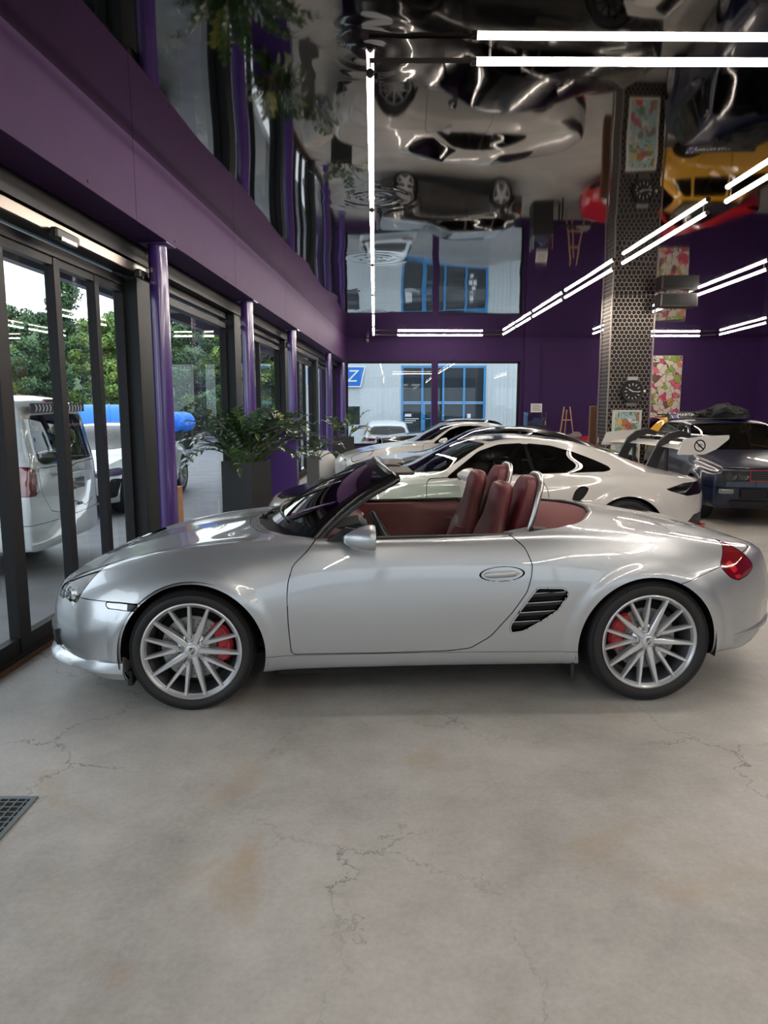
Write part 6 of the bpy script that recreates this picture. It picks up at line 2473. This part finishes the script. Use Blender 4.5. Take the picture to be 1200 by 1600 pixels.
# white tub chair
ch = tag(empty('tub_chair', (-1.22, 14.0, 0), R(30)), 'white rounded tub chair by the far purple columns', 'chair')
sh_ = []
for q, (r_, z_) in enumerate(((.20, .18), (.27, .25), (.30, .40), (.29, .62), (.27, .72), (.24, .72), (.245, .60), (.25, .42))):
    sh_.append([(r_ * math.cos(a), r_ * math.sin(a), z_ if z_ < .45 else z_ - .20 * max(0, math.cos(a))) for a in np.linspace(0, 2 * PI, 24, endpoint=False)])
MB().loft(sh_).build('shell', mat('white_shell', (.78, .76, .72), .4), ch, auto=R(50))
MB().lathe([(.0, .44), (.20, .44), (.24, .42), (.24, .36), (0, .36)], 24, 'z').build('cushion', mat('cushion_sand', (.55, .45, .32), .8), ch, auto=R(50))
MB().lathe([(.0, .0), (.2, .0), (.2, .02), (.04, .04), (.04, .20), (0, .2)], 20, 'z').build('foot', M_CHROME, ch, auto=R(40))

# ================================================================== OUTSIDE
# white workshop hall across the yard, with blue-framed glazing
hall = empty('workshop_hall', (0, 34.0, -.55))
tag(hall, 'white metal workshop hall with blue window frames across the yard', 'building')
M_CLAD = mat('white_cladding', (.60, .66, .68), .5, .2, var=.04)
pan = [(-3.72 + .904 * i, -3.72 + .904 * (i + 1), 0, 7.2) for i in range(5)]
pan += [(.80 + 1.0 * i, .80 + 1.0 * (i + 1), 3.98, 7.2) for i in range(4)]
pan += [(4.80 + 1.02 * i, 4.80 + 1.02 * (i + 1), 0, 7.2) for i in range(14)]
for x, x1, z0, z1 in pan:
    if True:
        MB().box(x + .006, x1 - .006, 0, .08, z0, z1, .004).build('cladding_panel', M_CLAD, hall)
        rb_ = MB()
        for j in range(5):
            rb_.box(x + .1 + j * .2 - .02, x + .1 + j * .2 + .02, -.02, 0, z0, z1)
        tag(rb_.build('cladding_ribs', M_CLAD, hall), kind='stuff')
M_BLUEFR = mat('blue_frame', (.05, .26, .55), .4)
WXS = [.86, 1.81, 2.80, 3.78, 4.74]
for xx in WXS:
    MB().box(xx - .05, xx + .05, -.04, .10, .10, 4.0).build('window_post', M_BLUEFR, hall)
for zz in (.15, 2.27, 3.95):
    MB().box(WXS[0], WXS[-1], -.035, .09, zz - .045, zz + .045).build('window_rail', M_BLUEFR, hall)
for a, b2 in zip(WXS[:-1], WXS[1:]):
    for z0, z1 in ((.2, 2.22), (2.32, 3.9)):
        MB().box(a + .05, b2 - .05, .03, .045, z0, z1).build('pane', mat('dim_pane', (.035, .045, .05), .12, 0, .5), hall)
for zz in (.9, 1.5):
    MB().box(1.85, 2.30, -.06, -.03, zz, zz + .05).build('door_bar', M_BLUEFR, hall)
MB().box(1.86, 1.94, -.06, -.02, .1, 2.2).build('door_stile', M_BLUEFR, hall)
MB().box(2.22, 2.30, -.06, -.02, .1, 2.2).build('door_stile', M_BLUEFR, hall)
# window lettering plate
MB().box(1.0, 1.30, -.002, .028, 1.62, 1.75).build('window_sticker', mat('sticker_white', (.75, .8, .85), .5), hall)
for j in range(3):
    MB().box(.98, 1.66 - .15 * j, -.002, .028, 1.50 - .09 * j, 1.535 - .09 * j).build('window_sticker', mat('sticker_white', (.75, .8, .85), .5), hall)
for (x0, z0) in ((3.95, 1.55), (4.05, 1.25), (3.92, .95), (4.12, .95), (3.95, .60)):
    MB().box(x0, x0 + .16, -.002, .028, z0, z0 + .20).build('window_sticker', mat('sticker_white', (.75, .8, .85), .5), hall)
MB().box(-1.80, -1.15, -.03, .01, 1.25, 2.10).build('small_window', mat('dim_pane', (.035, .045, .05), .12, 0, .5), hall)
MB().box(-1.85, -1.10, -.05, -.03, 2.10, 2.18).build('small_window_head', M_CLAD, hall)
# blue slanted sign with a white Z
sg_ = empty('blue_sign', (0, 33.86, 0))
tag(sg_, 'blue slanted sign with a white letter Z on the workshop hall', 'sign')
MB().prism([(-3.6, 2.44), (-1.08, 2.44), (-.86, 3.42), (-3.6, 3.42)], -.02, .05, 'xz').build('sign_edge', mat('sign_white', (.80, .84, .86), .5), sg_)
MB().prism([(-3.58, 2.50), (-1.13, 2.50), (-.93, 3.36), (-3.58, 3.36)], -.03, -.02, 'xz').build('sign_face', mat('sign_blue', (.01, .17, .62), .4), sg_)
tz = text_mesh('Z', .78, mat('sign_white', (.80, .84, .86), .5), 'sign_letter', sg_, .004, .25)
tz.location = (-1.52, -.04, 2.93)
tz.rotation_euler = (PI / 2, 0, 0)
# blue covered tank on the forecourt
for k, (loc, L_, r_, rz, lab) in enumerate((((-9.5, 24.8, -.1), 3.4, .80, R(20), 'blue ribbed tank lying on the forecourt beyond the white saloon'),
                                          ((-7.8, 27.5, -.1), 1.0, .38, R(70), 'blue rounded cover on the forecourt seen above the big plant'))):
    o = tag(empty('blue_tank', loc, rz), lab, 'tank')
    up_ = .12 + .55 * k
    MB().lathe([(.0, -L_ / 2), (r_ * .6, -L_ / 2), (r_ * .95, -L_ / 2 + .1), (r_, -L_ / 2 + .25), (r_, L_ / 2 - .25), (r_ * .95, L_ / 2 - .1), (r_ * .6, L_ / 2), (0, L_ / 2)], 28, 'x', (0, 0, r_ + up_)).build('shell', mat('blue_plastic', (.01, .18, .75), .4), o, auto=R(40))
    for j in range(7):
        x = -L_ / 2 + .3 + j * (L_ - .6) / 6
        MB().lathe([(r_, x - .04), (r_ + .025, x - .02), (r_ + .025, x + .02), (r_, x + .04)], 28, 'x', (0, 0, r_ + up_)).build('rib', mat('blue_plastic', (.01, .18, .75), .4), o, auto=R(40))
    for x in (-L_ * .3, L_ * .3):
        MB().box(x - .06, x + .06, -r_ * .7, r_ * .7, 0, up_ + .08).build('cradle', M_TRIMBLACK, o)


# trees behind the forecourt
def tree_proto(seed, H, Wd, conifer, cols):
    rr = np.random.default_rng(seed)
    n = 15000
    V, F_, fm = [], [], []
    # clumps of leaf sprays
    ncl = 46
    cl = []
    while len(cl) < ncl:
        q = rr.random()
        z = H * (.06 + .94 * q)
        rad = Wd * ((1 - q) ** .8 + .05 if conifer else math.sqrt(max(0., 1 - ((q - .45) / .56) ** 2)))
        a = rr.random() * 2 * PI
        rd = rad * math.sqrt(rr.random())
        cl.append((rd * math.cos(a), rd * math.sin(a), z))
    cl = np.array(cl)
    for i in range(n):
        c = cl[rr.integers(ncl)]
        u = rr.normal(size=3)
        u /= np.linalg.norm(u)
        p = c + u * np.array([.75, .75, .55]) * (H / 9) * rr.random() ** .4
        if p[2] < .2:
            continue
        a = rr.normal(size=3)
        a /= np.linalg.norm(a)
        b_ = np.cross(a, u)
        b_ /= (np.linalg.norm(b_) + 1e-9)
        s = .22 * rr.uniform(.6, 1.3)
        k = len(V)
        V += [p - a * s * .5, p + b_ * s * .32, p + a * s * .5, p - b_ * s * .32]
        F_.append((k, k + 1, k + 2, k + 3))
        fm.append(int(rr.integers(len(cols))))
    me = bpy.data.meshes.new('foliage')
    me.from_pydata([tuple(v) for v in V], [], F_)
    for c in cols:
        me.materials.append(c)
    me.polygons.foreach_set('material_index', np.array(fm, np.int32))
    return me


def leafmat(nm, c):
    return mat(nm, c, .6, var=.25, var_scale=.4)


GA = [leafmat('tree_green_a', (.10, .20, .035)), leafmat('tree_green_b', (.16, .27, .05)), leafmat('tree_green_c', (.06, .13, .03))]
GB = [leafmat('tree_green_d', (.05, .11, .045)), leafmat('tree_green_e', (.035, .085, .04)), leafmat('tree_green_c', (.06, .13, .03))]
GC = [leafmat('tree_green_f', (.22, .27, .05)), leafmat('tree_green_a', (.10, .20, .035)), leafmat('tree_green_b', (.16, .27, .05))]
protos = [tree_proto(1, 8.5, 3.4, False, GA), tree_proto(2, 10., 2.4, True, GB), tree_proto(3, 7.5, 3.2, False, GC), tree_proto(4, 9, 3.4, False, GB)]
trunk = MB().cyl((0, 0, 0), (0, 0, 5.5), .20, .08, 8)
trk = None
tw = ['broad light green tree', 'dark pointed conifer', 'yellowish green bushy tree', 'broad dark green tree']
tr_ = random.Random(12)
spots = []
for k in range(14):
    q = k / 13
    spots.append((-27 + 25.0 * q, 30 + 9 * q + tr_.uniform(-1.5, 1.5)))
for k in range(11):
    q = k / 10
    spots.append((-36 + 33 * q, 41 + 6 * q + tr_.uniform(-2, 2)))
for k in range(7):
    spots.append((-24 - tr_.uniform(0, 6), -6 + k * 5.0))
for k, (x, y) in enumerate(spots):
    pi_ = (0, 3, 2, 1, 0, 3, 1, 2)[k % 8]
    row = 'front row' if k < 14 else ('back row' if k < 25 else 'side row')
    i_ = (k if k < 14 else (k - 14 if k < 25 else k - 25)) + 1
    o = empty('tree', (x, y, -.1), tr_.uniform(0, 6.28))
    s = tr_.uniform(.85, 1.15) * (.88 if k >= 14 else .68)
    o.scale = (s, s, s)
    f_ = bpy.data.objects.new('foliage', protos[pi_])
    COL.objects.link(f_)
    f_.parent = o
    if trk is None:
        trk = trunk.build('trunk', mat('bark', (.07, .05, .04), .9), o)
    else:
        t2 = trk.copy()
        COL.objects.link(t2)
        t2.parent = o
    tag(o, '%s, %s from the left in the %s beyond the forecourt' % (tw[pi_], ('first', 'second', 'third', 'fourth', 'fifth', 'sixth', 'seventh', 'eighth', 'ninth', 'tenth', 'eleventh', 'twelfth', 'thirteenth', 'fourteenth')[i_ - 1], row), 'tree', 'trees beyond the forecourt')

# wooded slope closing the view behind the trees
hg = MB()
nx, ny = 40, 14
V = []
for i in range(nx):
    for j in range(ny):
        x = -75 + 73 * i / (nx - 1)
        y = 44 + 40 * j / (ny - 1) + .12 * x * 0
        V.append((x, y, -.2 + 10.5 * (j / (ny - 1)) ** .8 + (.9 * math.sin(i * 1.7 + j) + .7 * math.sin(i * .6 - j * 1.3)) * min(1, j / 3)))
hs = mesh_obj('hillside', V, [(i * ny + j, (i + 1) * ny + j, (i + 1) * ny + j + 1, i * ny + j + 1) for i in range(nx - 1) for j in range(ny - 1)], mat('wooded_slope', (.045, .09, .03), .9, var=.6, var_scale=.8), smooth=True)
tag(hs, kind='structure')
